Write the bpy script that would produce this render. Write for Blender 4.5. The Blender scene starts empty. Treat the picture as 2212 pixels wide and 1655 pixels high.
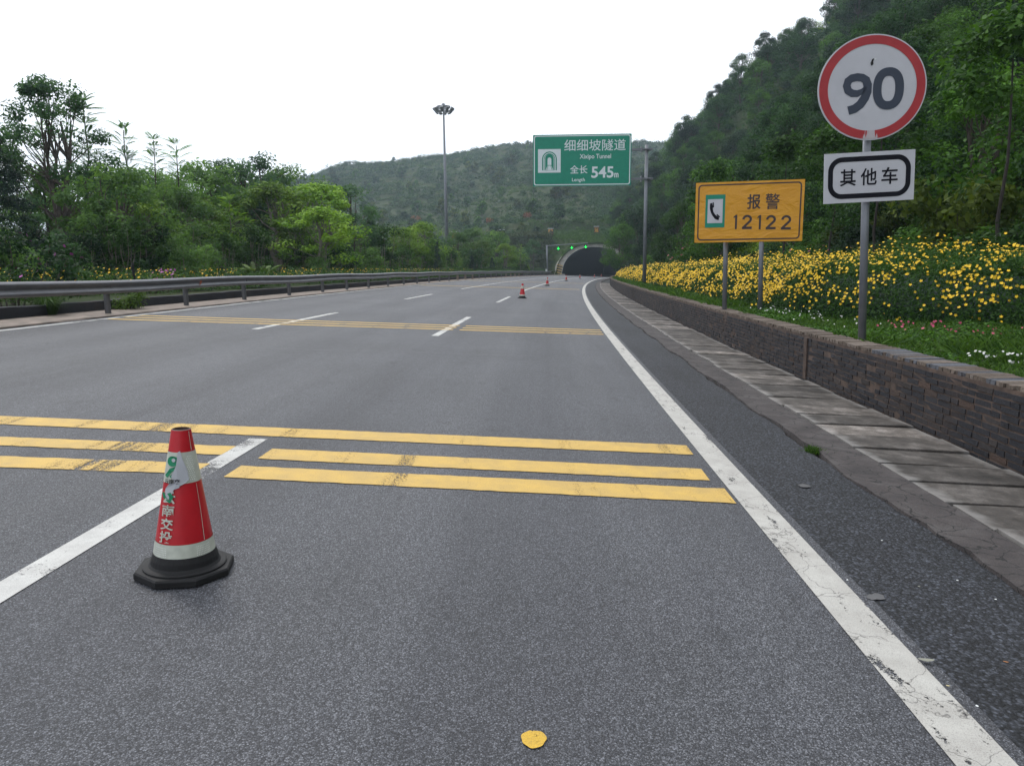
import bpy, math, random
import numpy as np
from mathutils import Matrix, Vector
R = math.radians
random.seed(7); rng = np.random.default_rng(7)
scn = bpy.context.scene
col = scn.collection

# ---------------------------------------------------------------- camera, sky, sun, exposure
CAMZ, PITCH, ROLL, FPX = 1.557, 0.156, R(-1.0), 1580.0
cam_d = bpy.data.cameras.new('camera'); cam = bpy.data.objects.new('camera', cam_d); col.objects.link(cam)
cam_d.sensor_width = 36.0; cam_d.lens = FPX / 2212 * 36.0
cam_d.clip_start = 0.05; cam_d.clip_end = 6000
CAM = Matrix.Translation((0, 0, CAMZ)) @ Matrix.Rotation(math.pi / 2 - PITCH, 4, 'X') @ Matrix.Rotation(ROLL, 4, 'Z')
cam.matrix_world = CAM
scn.camera = cam
SUN_EL, SUN_AZ = R(52), R(-32)          # azimuth from +Y, negative to the left
w = bpy.data.worlds.new('World'); scn.world = w; w.use_nodes = True
nt = w.node_tree; nt.nodes.clear()
sky = nt.nodes.new('ShaderNodeTexSky'); sky.sky_type = 'NISHITA'; sky.sun_disc = False
sky.sun_elevation = SUN_EL; sky.sun_rotation = SUN_AZ; sky.air_density = 1.0; sky.dust_density = 4.0
hs = nt.nodes.new('ShaderNodeHueSaturation'); hs.inputs['Saturation'].default_value = 0.25
mx = nt.nodes.new('ShaderNodeMix'); mx.data_type = 'RGBA'; mx.inputs[0].default_value = 0.8
mx.inputs[7].default_value = (15.0, 15.6, 16.6, 1)
bg = nt.nodes.new('ShaderNodeBackground'); bg.inputs[1].default_value = 0.1
wo = nt.nodes.new('ShaderNodeOutputWorld')
nt.links.new(sky.outputs[0], hs.inputs['Color']); nt.links.new(hs.outputs[0], mx.inputs[6])
nt.links.new(mx.outputs[2], bg.inputs[0]); nt.links.new(bg.outputs[0], wo.inputs[0])
sd = bpy.data.lights.new('sun', 'SUN'); sd.energy = 1.4; sd.angle = R(12); sd.color = (1.0, 0.96, 0.9)
so = bpy.data.objects.new('sun', sd); col.objects.link(so)
sv = Vector((math.sin(SUN_AZ) * math.cos(SUN_EL), math.cos(SUN_AZ) * math.cos(SUN_EL), math.sin(SUN_EL)))
so.rotation_euler = sv.to_track_quat('Z', 'Y').to_euler(); so.location = (0, 0, 60)
vs = scn.view_settings; vs.view_transform = 'Standard'; vs.look = 'None'; vs.gamma = 1; vs.exposure = 0.18
scn.cycles.max_bounces = 5; scn.cycles.diffuse_bounces = 3; scn.cycles.glossy_bounces = 2
scn.cycles.transmission_bounces = 2; scn.cycles.transparent_max_bounces = 6; scn.cycles.volume_bounces = 0
scn.cycles.use_denoising = True

# ---------------------------------------------------------------- the road's plan and profile
SX = 0.0529; KY = 3.3e-5
def xr(y):
    y = np.asarray(y, float)
    a = 1.362 + .0455 * y + .000533 * np.clip(y, 0, 165) ** 2
    return a + np.clip(y - 165, 0, None) * 2 * .000533 * 165
def zy(y):
    y = np.asarray(y, float)
    return -KY * np.clip(y, 0, 165) ** 2 - np.clip(y - 165, 0, 60) * 2 * KY * 165
def Zs(u, y):                               # road plane, u = metres right of the right edge line
    return -SX * np.clip(u, -14, 6) + zy(y)
def P(u, y, z=0.0):
    return (float(xr(y)) + u, y, float(Zs(u, y)) + z)
def W(px, py, Y):                           # world point with depth Y seen at a photo point (2212 wide)
    d = CAM.to_3x3() @ Vector(((px - 1106) / FPX, -(py - 827.5) / FPX, -1))
    t = Y / d.y
    return Vector((d.x * t, Y, CAMZ + d.z * t))
def WR(px, py, z=0.0):                      # photo point on the road plane lifted by z -> (u, y)
    d = CAM.to_3x3() @ Vector(((px - 1106) / FPX, -(py - 827.5) / FPX, -1))
    a, b = 1.0, 170.0
    g = lambda y: CAMZ + d.z * y / d.y - (float(Zs(y / d.y * d.x - float(xr(y)), y)) + z)
    for _ in range(45):
        m = (a + b) / 2
        if g(m) > 0: a = m
        else: b = m
    return a / d.y * d.x - float(xr(a)), a

# ---------------------------------------------------------------- helpers
def tag(o, label=None, cat=None, group=None, kind=None):
    if label: o['label'] = label
    if cat: o['category'] = cat
    if group: o['group'] = group
    if kind: o['kind'] = kind
    return o
def empty(name, loc, label, cat, group=None, rz=0):
    o = bpy.data.objects.new(name, None); col.objects.link(o); o.location = loc; o.rotation_euler.z = rz
    o.empty_display_size = .2
    return tag(o, label, cat, group)
def link(name, me, mats, parent=None, loc=None):
    if not isinstance(mats, (list, tuple)): mats = [mats]
    if not me.materials:
        for m in mats: me.materials.append(m)
    o = bpy.data.objects.new(name, me); col.objects.link(o)
    if parent: o.parent = parent
    if loc is not None: o.location = loc
    return o
def copy_tree(root, loc, rz=0, scale=None, label=None, group=None):
    r = root.copy(); col.objects.link(r); r.location = loc; r.rotation_euler.z = rz
    if scale is not None: r.scale = scale if hasattr(scale, '__len__') else (scale,) * 3
    if label: r['label'] = label
    if group: r['group'] = group
    for ch in root.children:
        c = ch.copy(); col.objects.link(c); c.parent = r
        for g in ch.children:
            d = g.copy(); col.objects.link(d); d.parent = c
    return r

class MB:
    def __init__(s): s.v = []; s.f = []; s.mi = []; s.uv = {}
    def add(s, vs, fs, mi=0):
        b = len(s.v); s.v += [tuple(v) for v in vs]
        for f in fs: s.f.append([b + i for i in f]); s.mi.append(mi)
        return s
    def box(s, c, d, rz=0, mi=0, M=None):
        x, y, z = d[0] / 2, d[1] / 2, d[2] / 2
        vs = [Vector((i * x, j * y, k * z)) for k in (-1, 1) for j in (-1, 1) for i in (-1, 1)]
        T = M if M is not None else Matrix.Rotation(rz, 3, 'Z')
        vs = [T @ v + Vector(c) for v in vs]
        return s.add(vs, [(0, 2, 3, 1), (4, 5, 7, 6), (0, 1, 5, 4), (2, 6, 7, 3), (0, 4, 6, 2), (1, 3, 7, 5)], mi)
    def tube(s, pts, rs, n=8, mi=0, cap=True):
        pts = [Vector(p) for p in pts]
        if not hasattr(rs, '__len__'): rs = [rs] * len(pts)
        rings = []
        for i, p in enumerate(pts):
            t = (pts[min(i + 1, len(pts) - 1)] - pts[max(i - 1, 0)]).normalized()
            a = t.orthogonal().normalized() if i == 0 else (prev - t * prev.dot(t)).normalized()
            prev = a; b = t.cross(a)
            rings.append([p + (a * math.cos(2 * math.pi * k / n) + b * math.sin(2 * math.pi * k / n)) * rs[i] for k in range(n)])
        fs = [(i * n + k, i * n + (k + 1) % n, (i + 1) * n + (k + 1) % n, (i + 1) * n + k) for i in range(len(pts) - 1) for k in range(n)]
        if cap: fs += [tuple(range(n - 1, -1, -1)), tuple((len(pts) - 1) * n + k for k in range(n))]
        return s.add([v for r in rings for v in r], fs, mi)
    def lathe(s, prof, n=32, mi=0, c=(0, 0, 0), close=False):
        vs = [(c[0] + r * math.cos(2 * math.pi * k / n), c[1] + r * math.sin(2 * math.pi * k / n), c[2] + z) for r, z in prof for k in range(n)]
        fs = [(i * n + k, i * n + (k + 1) % n, (i + 1) * n + (k + 1) % n, (i + 1) * n + k) for i in range(len(prof) - 1) for k in range(n)]
        return s.add(vs, fs, mi)
    def prism(s, poly, z0, z1, mi=0, F=None):       # poly in xy, extruded in z, F maps to world
        n = len(poly)
        vs = [(x, y, z0) for x, y in poly] + [(x, y, z1) for x, y in poly]
        if F: vs = [F(*v) for v in vs]
        return s.add(vs, [tuple(range(n - 1, -1, -1)), tuple(range(n, 2 * n))] + [(i, (i + 1) % n, n + (i + 1) % n, n + i) for i in range(n)], mi)
    def mesh(s, name, smooth=False, off=(0, 0, 0)):
        me = bpy.data.meshes.new(name)
        me.from_pydata([(v[0] - off[0], v[1] - off[1], v[2] - off[2]) for v in s.v], [], s.f)
        me.polygons.foreach_set('material_index', s.mi)
        if smooth: me.polygons.foreach_set('use_smooth', [True] * len(s.f))
        me.update()
        return me
    def obj(s, name, mats, parent=None, off=None, smooth=False):
        if off is None: off = tuple(parent.location) if parent and parent.type == 'EMPTY' else (0, 0, 0)
        return link(name, s.mesh(name, smooth, off), mats, parent)

def quads_mesh(name, V, tint=None, mi=None, nper=4):
    """V: (N, nper, 3) -> mesh of N separate polygons with a face attribute 'tint'."""
    N = V.shape[0]; me = bpy.data.meshes.new(name)
    me.vertices.add(N * nper); me.vertices.foreach_set('co', V.reshape(-1).astype(np.float32))
    me.loops.add(N * nper); me.loops.foreach_set('vertex_index', np.arange(N * nper, dtype=np.int32))
    me.polygons.add(N); me.polygons.foreach_set('loop_start', np.arange(0, N * nper, nper, dtype=np.int32))
    if mi is not None: me.polygons.foreach_set('material_index', np.asarray(mi, dtype=np.int32))
    if tint is not None:
        a = me.attributes.new('tint', 'FLOAT', 'FACE'); a.data.foreach_set('value', np.asarray(tint, dtype=np.float32))
    me.update(calc_edges=True)
    return me

def sweep(name, prof, y0, y1, step, mats, closed=False, jit=None, parent=None, smooth=False, mis=None):
    """profile [(u, z)...] relative to the road plane, swept along the road, with UV (along, across) in metres"""
    n = max(1, int(round((y1 - y0) / step))); ys = np.linspace(y0, y1, n + 1); m = len(prof)
    pu = np.array([p[0] for p in prof], float); pz = np.array([p[1] for p in prof], float)
    X = np.zeros((n + 1, m, 3))
    for i, y in enumerate(ys):
        u = pu.copy(); z = pz.copy()
        if jit is not None: du, dz = jit(i, y); u = u + du; z = z + dz
        X[i, :, 0] = xr(y) + u; X[i, :, 1] = y; X[i, :, 2] = -SX * np.clip(u, -14, 6) + zy(y) + z
    segs = m if closed else m - 1
    arc = np.concatenate([[0], np.cumsum(np.hypot(np.diff(np.append(pu, pu[0])), np.diff(np.append(pz, pz[0]))))])
    fs = []; uv = []; mi = []
    for i in range(n):
        for k in range(segs):
            k2 = (k + 1) % m
            fs.append((i * m + k, i * m + k2, (i + 1) * m + k2, (i + 1) * m + k))
            uv += [(ys[i], arc[k]), (ys[i], arc[k + 1]), (ys[i + 1], arc[k + 1]), (ys[i + 1], arc[k])]
            mi.append(mis[k] if mis else 0)
    if closed:
        fs.append(tuple(range(m))); uv += [(0, 0)] * m; mi.append(0)
        fs.append(tuple(n * m + k for k in range(m - 1, -1, -1))); uv += [(0, 0)] * m; mi.append(0)
    me = bpy.data.meshes.new(name); me.from_pydata(X.reshape(-1, 3).tolist(), [], fs)
    l = me.uv_layers.new(name='UVMap'); l.data.foreach_set('uv', np.array(uv, np.float32).reshape(-1))
    me.polygons.foreach_set('material_index', mi)
    if smooth: me.polygons.foreach_set('use_smooth', [True] * len(fs))
    me.update()
    return link(name, me, mats, parent)

# ---------------------------------------------------------------- materials
class NT:
    def __init__(s, name):
        s.m = bpy.data.materials.new(name); s.m.use_nodes = True; s.t = s.m.node_tree; s.t.nodes.clear()
        s.out = s.n('OutputMaterial')
    def n(s, typ, **k):
        nd = s.t.nodes.new('ShaderNode' + typ)
        for a, b in k.items(): setattr(nd, a, b)
        return nd
    def l(s, a, b): s.t.links.new(a, b)
    def coord(s, kind='Object', scale=(1, 1, 1)):
        c = s.n('TexCoord'); mp = s.n('Mapping'); mp.inputs['Scale'].default_value = scale
        s.l(c.outputs[kind], mp.inputs[0]); return mp.outputs[0]
    def noise(s, vec, scale, detail=3, rough=.55, dist=0):
        nd = s.n('TexNoise'); nd.inputs['Scale'].default_value = scale; nd.inputs['Detail'].default_value = detail
        nd.inputs['Roughness'].default_value = rough; nd.inputs['Distortion'].default_value = dist
        s.l(vec, nd.inputs['Vector']); return nd.outputs['Fac']
    def voro(s, vec, scale, feature='F1', out='Distance', rnd=1):
        nd = s.n('TexVoronoi', feature=feature); nd.inputs['Scale'].default_value = scale
        nd.inputs['Randomness'].default_value = rnd
        s.l(vec, nd.inputs['Vector']); return nd.outputs[out]
    def ramp(s, fac, stops):
        r = s.n('ValToRGB'); e = r.color_ramp.elements
        while len(e) < len(stops): e.new(0.5)
        for i, (p, c) in enumerate(stops):
            e[i].position = p; e[i].color = (*c, 1) if hasattr(c, '__len__') else (c, c, c, 1)
        s.l(fac, r.inputs[0]); return r.outputs[0]
    def mix(s, fac, a, b, blend='MIX'):
        x = s.n('Mix', data_type='RGBA', blend_type=blend)
        for q, v in ((0, fac), (6, a), (7, b)):
            sock = x.inputs[q]
            if hasattr(v, 'is_linked'): s.l(v, sock)
            elif hasattr(v, '__len__'): sock.default_value = (*v, 1)
            else: sock.default_value = v if q == 0 else (v, v, v, 1)
        return x.outputs[2]
    def math(s, op, a, b=0.0, clamp=False):
        x = s.n('Math', operation=op, use_clamp=clamp)
        for sock, v in zip(x.inputs, (a, b)):
            if hasattr(v, 'is_linked'): s.l(v, sock)
            else: sock.default_value = v
        return x.outputs[0]
    def bsdf(s, color, rough=.7, metal=0, spec=.4, bump=None, bstr=.3, bdist=.01, emit=None, estr=0):
        b = s.n('BsdfPrincipled')
        for k, v in (('Base Color', color), ('Roughness', rough), ('Metallic', metal), ('Specular IOR Level', spec)):
            if hasattr(v, 'is_linked'): s.l(v, b.inputs[k])
            elif k == 'Base Color': b.inputs[k].default_value = (*v, 1)
            else: b.inputs[k].default_value = v
        if emit: b.inputs['Emission Color'].default_value = (*emit, 1); b.inputs['Emission Strength'].default_value = estr
        if bump is not None:
            bp = s.n('Bump'); bp.inputs['Strength'].default_value = bstr; bp.inputs['Distance'].default_value = bdist
            s.l(bump, bp.inputs['Height']); s.l(bp.outputs[0], b.inputs['Normal'])
        s.l(b.outputs[0], s.out.inputs[0]); s.b = b
        return s.m
    def alpha(s, fac):                        # fac 1 = paint, 0 = bare
        t = s.n('BsdfTransparent'); mxs = s.n('MixShader')
        s.l(fac, mxs.inputs[0]); s.l(t.outputs[0], mxs.inputs[1]); s.l(s.b.outputs[0], mxs.inputs[2])
        s.l(mxs.outputs[0], s.out.inputs[0]); return s.m

def plain(name, c, rough=.6, metal=0, var=.12, scale=6, spec=.4):
    t = NT(name); v = t.coord(); f = t.noise(v, scale, 5)
    c1 = tuple(x * (1 - var) for x in c); c2 = tuple(min(1, x * (1 + var)) for x in c)
    return t.bsdf(t.ramp(f, [(.3, c1), (.7, c2)]), rough, metal, spec)

def m_asphalt(name, dark, lite, agg, bump=.35, patches=.2, tracks=False, spec=.35, rough=.78):
    t = NT(name); v = t.coord()
    a = t.noise(v, agg, 3, .7); sp = t.voro(v, agg, out='Color'); dst = t.voro(v, agg, out='Distance')
    sepn = t.n('SeparateColor'); t.l(sp, sepn.inputs[0])
    base = t.ramp(sepn.outputs[0], [(.0, tuple(x * .55 for x in dark)), (.45, dark), (.85, lite), (1, tuple(x * 1.5 for x in lite))])
    base = t.mix(1.0, base, t.ramp(dst, [(.25, 1.12), (.62, .42)]), 'MULTIPLY')
    base = t.mix(.85, base, t.ramp(a, [(.36, .45), (.50, 1.0), (.66, 1.3)]), 'MULTIPLY')
    speck = t.ramp(sepn.outputs[1], [(.93, 0.0), (.99, 1.0)])
    base = t.mix(t.math('MULTIPLY', speck, .5), base, tuple(min(1, x * 2.0) for x in lite))
    big = t.noise(v, .35, 5, .6); strk = t.noise(t.coord('Object', (1.6, .12, 1)), 1.0, 4, .6)
    f = t.math('ADD', t.math('MULTIPLY', big, .55), t.math('MULTIPLY', strk, .45))
    base = t.mix(1.0, base, t.ramp(f, [(.38, 1 - patches), (.60, 1 + patches * .6)]), 'MULTIPLY')
    blot = t.ramp(t.noise(v, 3.0, 6, .7), [(.30, .72), (.42, 1.0)])
    base = t.mix(.8, base, blot, 'MULTIPLY')
    if tracks:
        uv = t.n('TexCoord'); sp_ = t.n('SeparateXYZ'); t.l(uv.outputs['UV'], sp_.inputs[0])
        wob = t.math('ADD', sp_.outputs[1], t.math('MULTIPLY', t.noise(t.coord('Object', (.3, .05, 1)), 1, 2), .5))
        tr = t.math('SINE', t.math('ADD', t.math('MULTIPLY', wob, 3.351), .6))
        oil = t.noise(t.coord('UV', (.035, 3.5, 1)), 1.0, 5, .65)
        f2 = t.math('ADD', t.math('MULTIPLY', tr, .16), t.math('MULTIPLY', oil, .9))
        base = t.mix(1.0, base, t.ramp(f2, [(.22, (.80, .80, .82)), (.5, (1.0, 1.0, 1.0)), (.75, (1.13, 1.12, 1.10))]), 'MULTIPLY')
        drk = t.noise(t.coord('UV', (.9, 2.2, 1)), 1.3, 6, .72)
        base = t.mix(1.0, base, t.ramp(drk, [(.30, .62), (.40, 1.0)]), 'MULTIPLY')
    h = t.math('SUBTRACT', a, t.math('MULTIPLY', dst, .8))
    return t.bsdf(base, rough, 0, spec, bump=h, bstr=bump, bdist=.006)
M_road = m_asphalt('asphalt_grey', (.062, .065, .077), (.130, .135, .152), 175, .5, .2, True, .45, .68)
M_shoulder = m_asphalt('asphalt_dark_coarse', (.019, .021, .026), (.050, .055, .068), 72, .9, .3)

def m_paint(name, c, dirt, crack=False, wear=.5, uscale=(1, 1, 1)):
    t = NT(name); v = t.coord()
    dn = t.noise(v, 5, 6, .65)
    cc = t.mix(t.ramp(dn, [(.35, .55), (.65, 0.0)]), c, dirt)
    fine = t.noise(v, 220, 2, .6)
    cc = t.mix(t.ramp(fine, [(.38, .35), (.5, 0)]), cc, tuple(x * .45 for x in dirt))
    if crack:
        wv = t.n('VectorMath', operation='ADD'); nn = t.n('TexNoise'); nn.inputs['Scale'].default_value = 5; nn.inputs['Detail'].default_value = 4
        t.l(v, nn.inputs['Vector']); t.l(v, wv.inputs[0])
        sc = t.n('VectorMath', operation='SCALE'); sc.inputs['Scale'].default_value = .25
        t.l(nn.outputs['Color'], sc.inputs[0]); t.l(sc.outputs[0], wv.inputs[1])
        d = t.voro(wv.outputs[0], 3.2, 'DISTANCE_TO_EDGE')
        cc = t.mix(t.ramp(d, [(.002, .8), (.009, 0.0)]), cc, (.09, .085, .08))
    m = t.bsdf(cc, .65, 0, .4, bump=fine, bstr=.25, bdist=.004)
    wn = t.math('ADD', t.math('MULTIPLY', t.noise(t.coord('Object', uscale), 2.2, 5, .65), .62), t.math('MULTIPLY', t.noise(v, 75, 4, .75), .38))
    return t.alpha(t.ramp(wn, [(wear - .02, 0.0), (wear + .02, 1.0)]))
M_white = m_paint('road_paint_white', (.52, .52, .50), (.30, .29, .28), False, .43, (1, 1, 1))
M_white_crack = m_paint('road_paint_white_cracked', (.44, .43, .40), (.27, .255, .235), True, .41, (4, 1, 1))
M_yellow = m_paint('road_paint_yellow', (.56, .36, .075), (.36, .25, .09), False, .405, (1.4, .10, 1))
M_yellow_flat = m_paint('paint_spot_yellow', (.60, .37, .03), (.30, .2, .05), False, .42, (6, 6, 1))
M_tar = plain('joint_seal', (.16, .16, .165), .8)

def m_mortar():
    t = NT('cracked_mortar'); v = t.coord()
    nn = t.n('TexNoise'); nn.inputs['Scale'].default_value = 4; nn.inputs['Detail'].default_value = 4; t.l(v, nn.inputs['Vector'])
    wv = t.n('VectorMath', operation='ADD'); sc = t.n('VectorMath', operation='SCALE'); sc.inputs['Scale'].default_value = .3
    t.l(nn.outputs['Color'], sc.inputs[0]); t.l(v, wv.inputs[0]); t.l(sc.outputs[0], wv.inputs[1])
    d = t.voro(wv.outputs[0], 5, 'DISTANCE_TO_EDGE')
    base = t.ramp(t.noise(v, 3, 6, .65), [(.3, (.034, .030, .031)), (.5, (.062, .053, .052)), (.72, (.10, .092, .09))])
    base = t.mix(t.ramp(t.noise(v, 120, 3), [(.4, .5), (.6, 0)]), base, (.03, .028, .028))
    base = t.mix(t.ramp(d, [(.006, 1.0), (.03, 0.0)]), base, (.015, .015, .015))
    return t.bsdf(base, .85, 0, .3, bump=t.noise(v, 60, 4), bstr=.6, bdist=.01)
M_mortar = m_mortar()
def m_slab():
    t = NT('drain_cover_concrete'); v = t.coord()
    oi = t.n('ObjectInfo')
    add = t.n('VectorMath', operation='ADD'); t.l(v, add.inputs[0]); t.l(oi.outputs['Location'], add.inputs[1])
    base = t.ramp(t.noise(add.outputs[0], 4, 6, .7), [(.32, (.036, .031, .027)), (.5, (.088, .077, .068)), (.68, (.20, .18, .165))])
    base = t.mix(1.0, base, t.ramp(oi.outputs['Random'], [(0, .5), (.8, .95), (.86, 1.6), (1, 2.0)]), 'MULTIPLY')
    base = t.mix(t.ramp(t.noise(add.outputs[0], 90, 3), [(.38, .5), (.5, 0)]), base, (.04, .04, .04))
    sx = t.n('SeparateXYZ'); t.l(v, sx.inputs[0])
    edge = t.math('ADD', t.math('ABSOLUTE', sx.outputs[0]), t.math('MULTIPLY', t.noise(add.outputs[0], 7, 4), .22))
    base = t.mix(t.ramp(edge, [(.50, 0.0), (.60, .55)]), base, (.26, .25, .24))
    return t.bsdf(base, .85, 0, .3, bump=t.noise(v, 50, 5), bstr=.4, bdist=.008)
M_slab = m_slab()
def m_brick(name, stops, sc=5):
    t = NT(name); v = t.coord(); at = t.n('Attribute', attribute_name='tint')
    base = t.ramp(at.outputs['Fac'], stops)
    big = t.noise(v, 1.3, 5, .65)
    base = t.mix(t.ramp(big, [(.52, 0.0), (.68, .5)]), base, (.055, .038, .030))
    base = t.mix(t.ramp(t.noise(v, 30, 5, .7), [(.35, .6), (.5, 0.0)]), base, (.018, .016, .017))
    return t.bsdf(base, .85, 0, .3, bump=t.noise(v, 40, 4), bstr=.5, bdist=.01)
M_brick = m_brick('dark_brick', [(0, (.020, .021, .026)), (.7, (.030, .030, .035)), (.92, (.040, .034, .033)), (1, (.07, .045, .035))])
M_brick_top = m_brick('brown_coping_brick', [(0, (.09, .070, .056)), (.6, (.125, .098, .078)), (.85, (.18, .145, .12)), (1, (.09, .095, .11))])
M_mort2 = plain('brown_wall_mortar', (.070, .048, .038), .9, 0, .45, 9)
M_ditch = plain('dark_ditch', (.012, .012, .012), .9)
M_conc = plain('pale_verge_concrete', (.19, .155, .13), .85, 0, .35, 3)
M_steel = plain('galvanised_steel', (.20, .21, .22), .5, .35, .18, 3)
M_rail = plain('weathered_guardrail_steel', (.13, .13, .14), .42, .5, .2, 2)
M_pole = plain('grey_painted_pole', (.17, .18, .20), .5, .3, .15, 5)
M_black = plain('black_rubber', (.007, .007, .008), .75, 0, .35, 12)
M_lblack = plain('black_film', (.009, .009, .014), .6, spec=.1)
M_navy = plain('dark_digit_film', (.030, .040, .065), .45, 0, .08)
M_red = plain('red_reflective_sheet', (.42, .010, .018), .4, 0, .12, 9)
M_signred = plain('red_sign_film', (.35, .022, .028), .45, 0, .08, 6)
M_signwhite = plain('white_sign_film', (.46, .46, .50), .5, 0, .05, 5)
M_greenf = plain('green_sign_film', (.000, .20, .125), .45, 0, .08, 5)
M_greenw = plain('white_letter_film', (.60, .66, .68), .5, 0, .04)
M_logo = plain('green_logo_film', (.0, .18, .08), .5)
M_band = plain('white_reflective_band', (.44, .46, .40), .45, 0, .10, 30)
M_stone = plain('pale_arch_stone', (.33, .31, .28), .85, 0, .3, 1.2)
M_liner = plain('tunnel_shade_lining', (.008, .008, .010), .9)  # near-black colour stands in for the shade inside the bore
M_bark = plain('tree_bark', (.075, .06, .05), .9, 0, .35, 8)
M_bdark = plain('dark_bark', (.030, .025, .022), .9, 0, .3, 8)
M_bark2 = plain('pale_bark', (.19, .165, .14), .9, 0, .3, 8)
M_dryw = plain('dull_white_paint', (.38, .38, .36), .7)
M_frame = plain('white_frame_paint', (.6, .62, .62), .6)
def m_yellow_sign():
    t = NT('wrinkled_orange_film'); v = t.coord()
    n1 = t.noise(t.coord('Object', (1.2, 1, 2.2)), 1.6, 5, .6, 1.2)
    base = t.ramp(t.noise(v, 2.0, 4), [(.3, (.55, .245, .005)), (.7, (.61, .285, .008))])
    return t.bsdf(base, .42, 0, .5, bump=n1, bstr=.7, bdist=.05)
M_ysign = m_yellow_sign()
def m_emit(name, c, s):
    t = NT(name); return t.bsdf(tuple(min(1, x) for x in c), .5, emit=c, estr=s)
M_arrow = m_emit('green_signal_light', (.02, 1.0, .12), 1.6)
M_lampw = m_emit('tunnel_lamp_light', (.8, .85, 1.0), .5)
M_letter = plain('yellow_letter_metal', (.48, .27, .05), .6)

def m_leaf(name, a, b, rand=.5, trans=.30, rough=.65):
    t = NT(name); at = t.n('Attribute', attribute_name='tint'); oi = t.n('ObjectInfo')
    base = t.ramp(at.outputs['Fac'], [(0, a), (1, b)])
    base = t.mix(1.0, base, t.ramp(oi.outputs['Random'], [(0, (1 - rand, 1 - rand, 1 - rand * .8)), (1, (1 + rand, 1 + rand * .9, 1))]), 'MULTIPLY')
    p = t.n('BsdfPrincipled'); t.l(base, p.inputs['Base Color']); p.inputs['Roughness'].default_value = rough
    p.inputs['Specular IOR Level'].default_value = .15
    tr = t.n('BsdfTranslucent'); t.l(t.mix(1.0, base, (1.3, 1.35, .6), 'MULTIPLY'), tr.inputs[0])
    m = t.n('MixShader'); m.inputs[0].default_value = trans
    t.l(p.outputs[0], m.inputs[1]); t.l(tr.outputs[0], m.inputs[2]); t.l(m.outputs[0], t.out.inputs[0])
    return t.m
L_dark = m_leaf('leaf_dark_evergreen', (.006, .024, .011), (.038, .098, .034))
L_mid = m_leaf('leaf_mid_green', (.010, .038, .008), (.066, .155, .026))
L_lite = m_leaf('leaf_light_green', (.07, .16, .022), (.20, .325, .050))
L_olive = m_leaf('leaf_olive_scrub', (.018, .038, .010), (.095, .130, .030))
L_ldark = m_leaf('leaf_blue_green_veiled', (.028, .068, .042), (.078, .160, .085), .2, .45)  # left trees: pale blue flare veil put into the leaf colour
L_lmid = m_leaf('leaf_soft_green_veiled', (.042, .098, .034), (.130, .235, .078), .25, .45)  # mid green lightened, the veil of light on the left trees painted in
L_feath = m_leaf('leaf_feather_veiled', (.07, .15, .09), (.15, .27, .15), .15, .6)  # flare on the feathery tops painted in as paler leaves
L_slope = m_leaf('leaf_slope_light', (.06, .12, .014), (.16, .25, .03))
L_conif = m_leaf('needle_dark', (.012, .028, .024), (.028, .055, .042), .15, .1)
L_grass = m_leaf('grass_blade', (.018, .050, .009), (.070, .140, .026), .2, .3)
L_hedge = m_leaf('hedge_leaf', (.010, .034, .008), (.055, .130, .018), .2, .25)
L_scrub = m_leaf('hill_scrub_leaf', (.010, .040, .012), (.070, .130, .030), .2, .2)
L_red = m_leaf('red_flush_leaf', (.14, .05, .04), (.24, .10, .07))
def m_petal(name, c, tr=.2):
    t = NT(name); at = t.n('Attribute', attribute_name='tint')
    t.bsdf(t.ramp(at.outputs['Fac'], [(0, tuple(x * .6 for x in c)), (1, c)]), .6); return t.m
F_yellow = m_petal('yellow_petal', (.80, .50, .008)); F_white = m_petal('white_petal', (.7, .7, .66))
F_pink = m_petal('pink_petal', (.50, .06, .14)); F_purple = m_petal('purple_petal', (.42, .08, .36))
def m_ground():
    t = NT('soil_and_moss'); v = t.coord()
    base = t.ramp(t.noise(v, .25, 8, .65), [(.3, (.018, .034, .011)), (.5, (.036, .056, .018)), (.72, (.080, .075, .038))])
    base = t.mix(t.ramp(t.noise(v, 6, 5), [(.4, .5), (.6, 0)]), base, (.02, .028, .012))
    return t.bsdf(base, .95, 0, .15, bump=t.noise(v, 8, 5), bstr=.6, bdist=.05)
M_ground = m_ground()

# ---------------------------------------------------------------- terrain
TY = 165.5                                    # depth of the tunnel mouth
UC = -4.6                                     # tunnel centre line
def sm(a, b, x):
    t = np.clip((np.asarray(x, float) - a) / (b - a), 0, 1); return t * t * (3 - 2 * t)
def wav(x, y, s):
    return (np.sin(x / s + 1.3) * np.cos(y / s * 1.13) + .5 * np.sin(x / s * 2.3 + y / s * 1.7) + .3 * np.cos(x / s * 4.1 - y / s * 3.3 + 2))
def outer_arch(uc):                           # top of the stone ring above the tunnel floor
    return 7.75 * np.sqrt(np.clip(1 - (np.abs(uc) / 8.9) ** 2.4, 0, 1))
PY = [165, 188, 204, 207, 216, 260, 330, 400, 470, 520, 700, 1000, 1600, 3000]
PZ = [7.0, 9.2, 11.2, 14.0, 14.8, 24.5, 40.5, 57.5, 76, 79, 60, 30, 0, -20]
MXX = [-900, -400, -250, -162, -124, -109, -48, 10, 300]
MXZ = [0.0, .05, .40, .70, .77, .84, .93, 1.0, 1.0]
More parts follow.
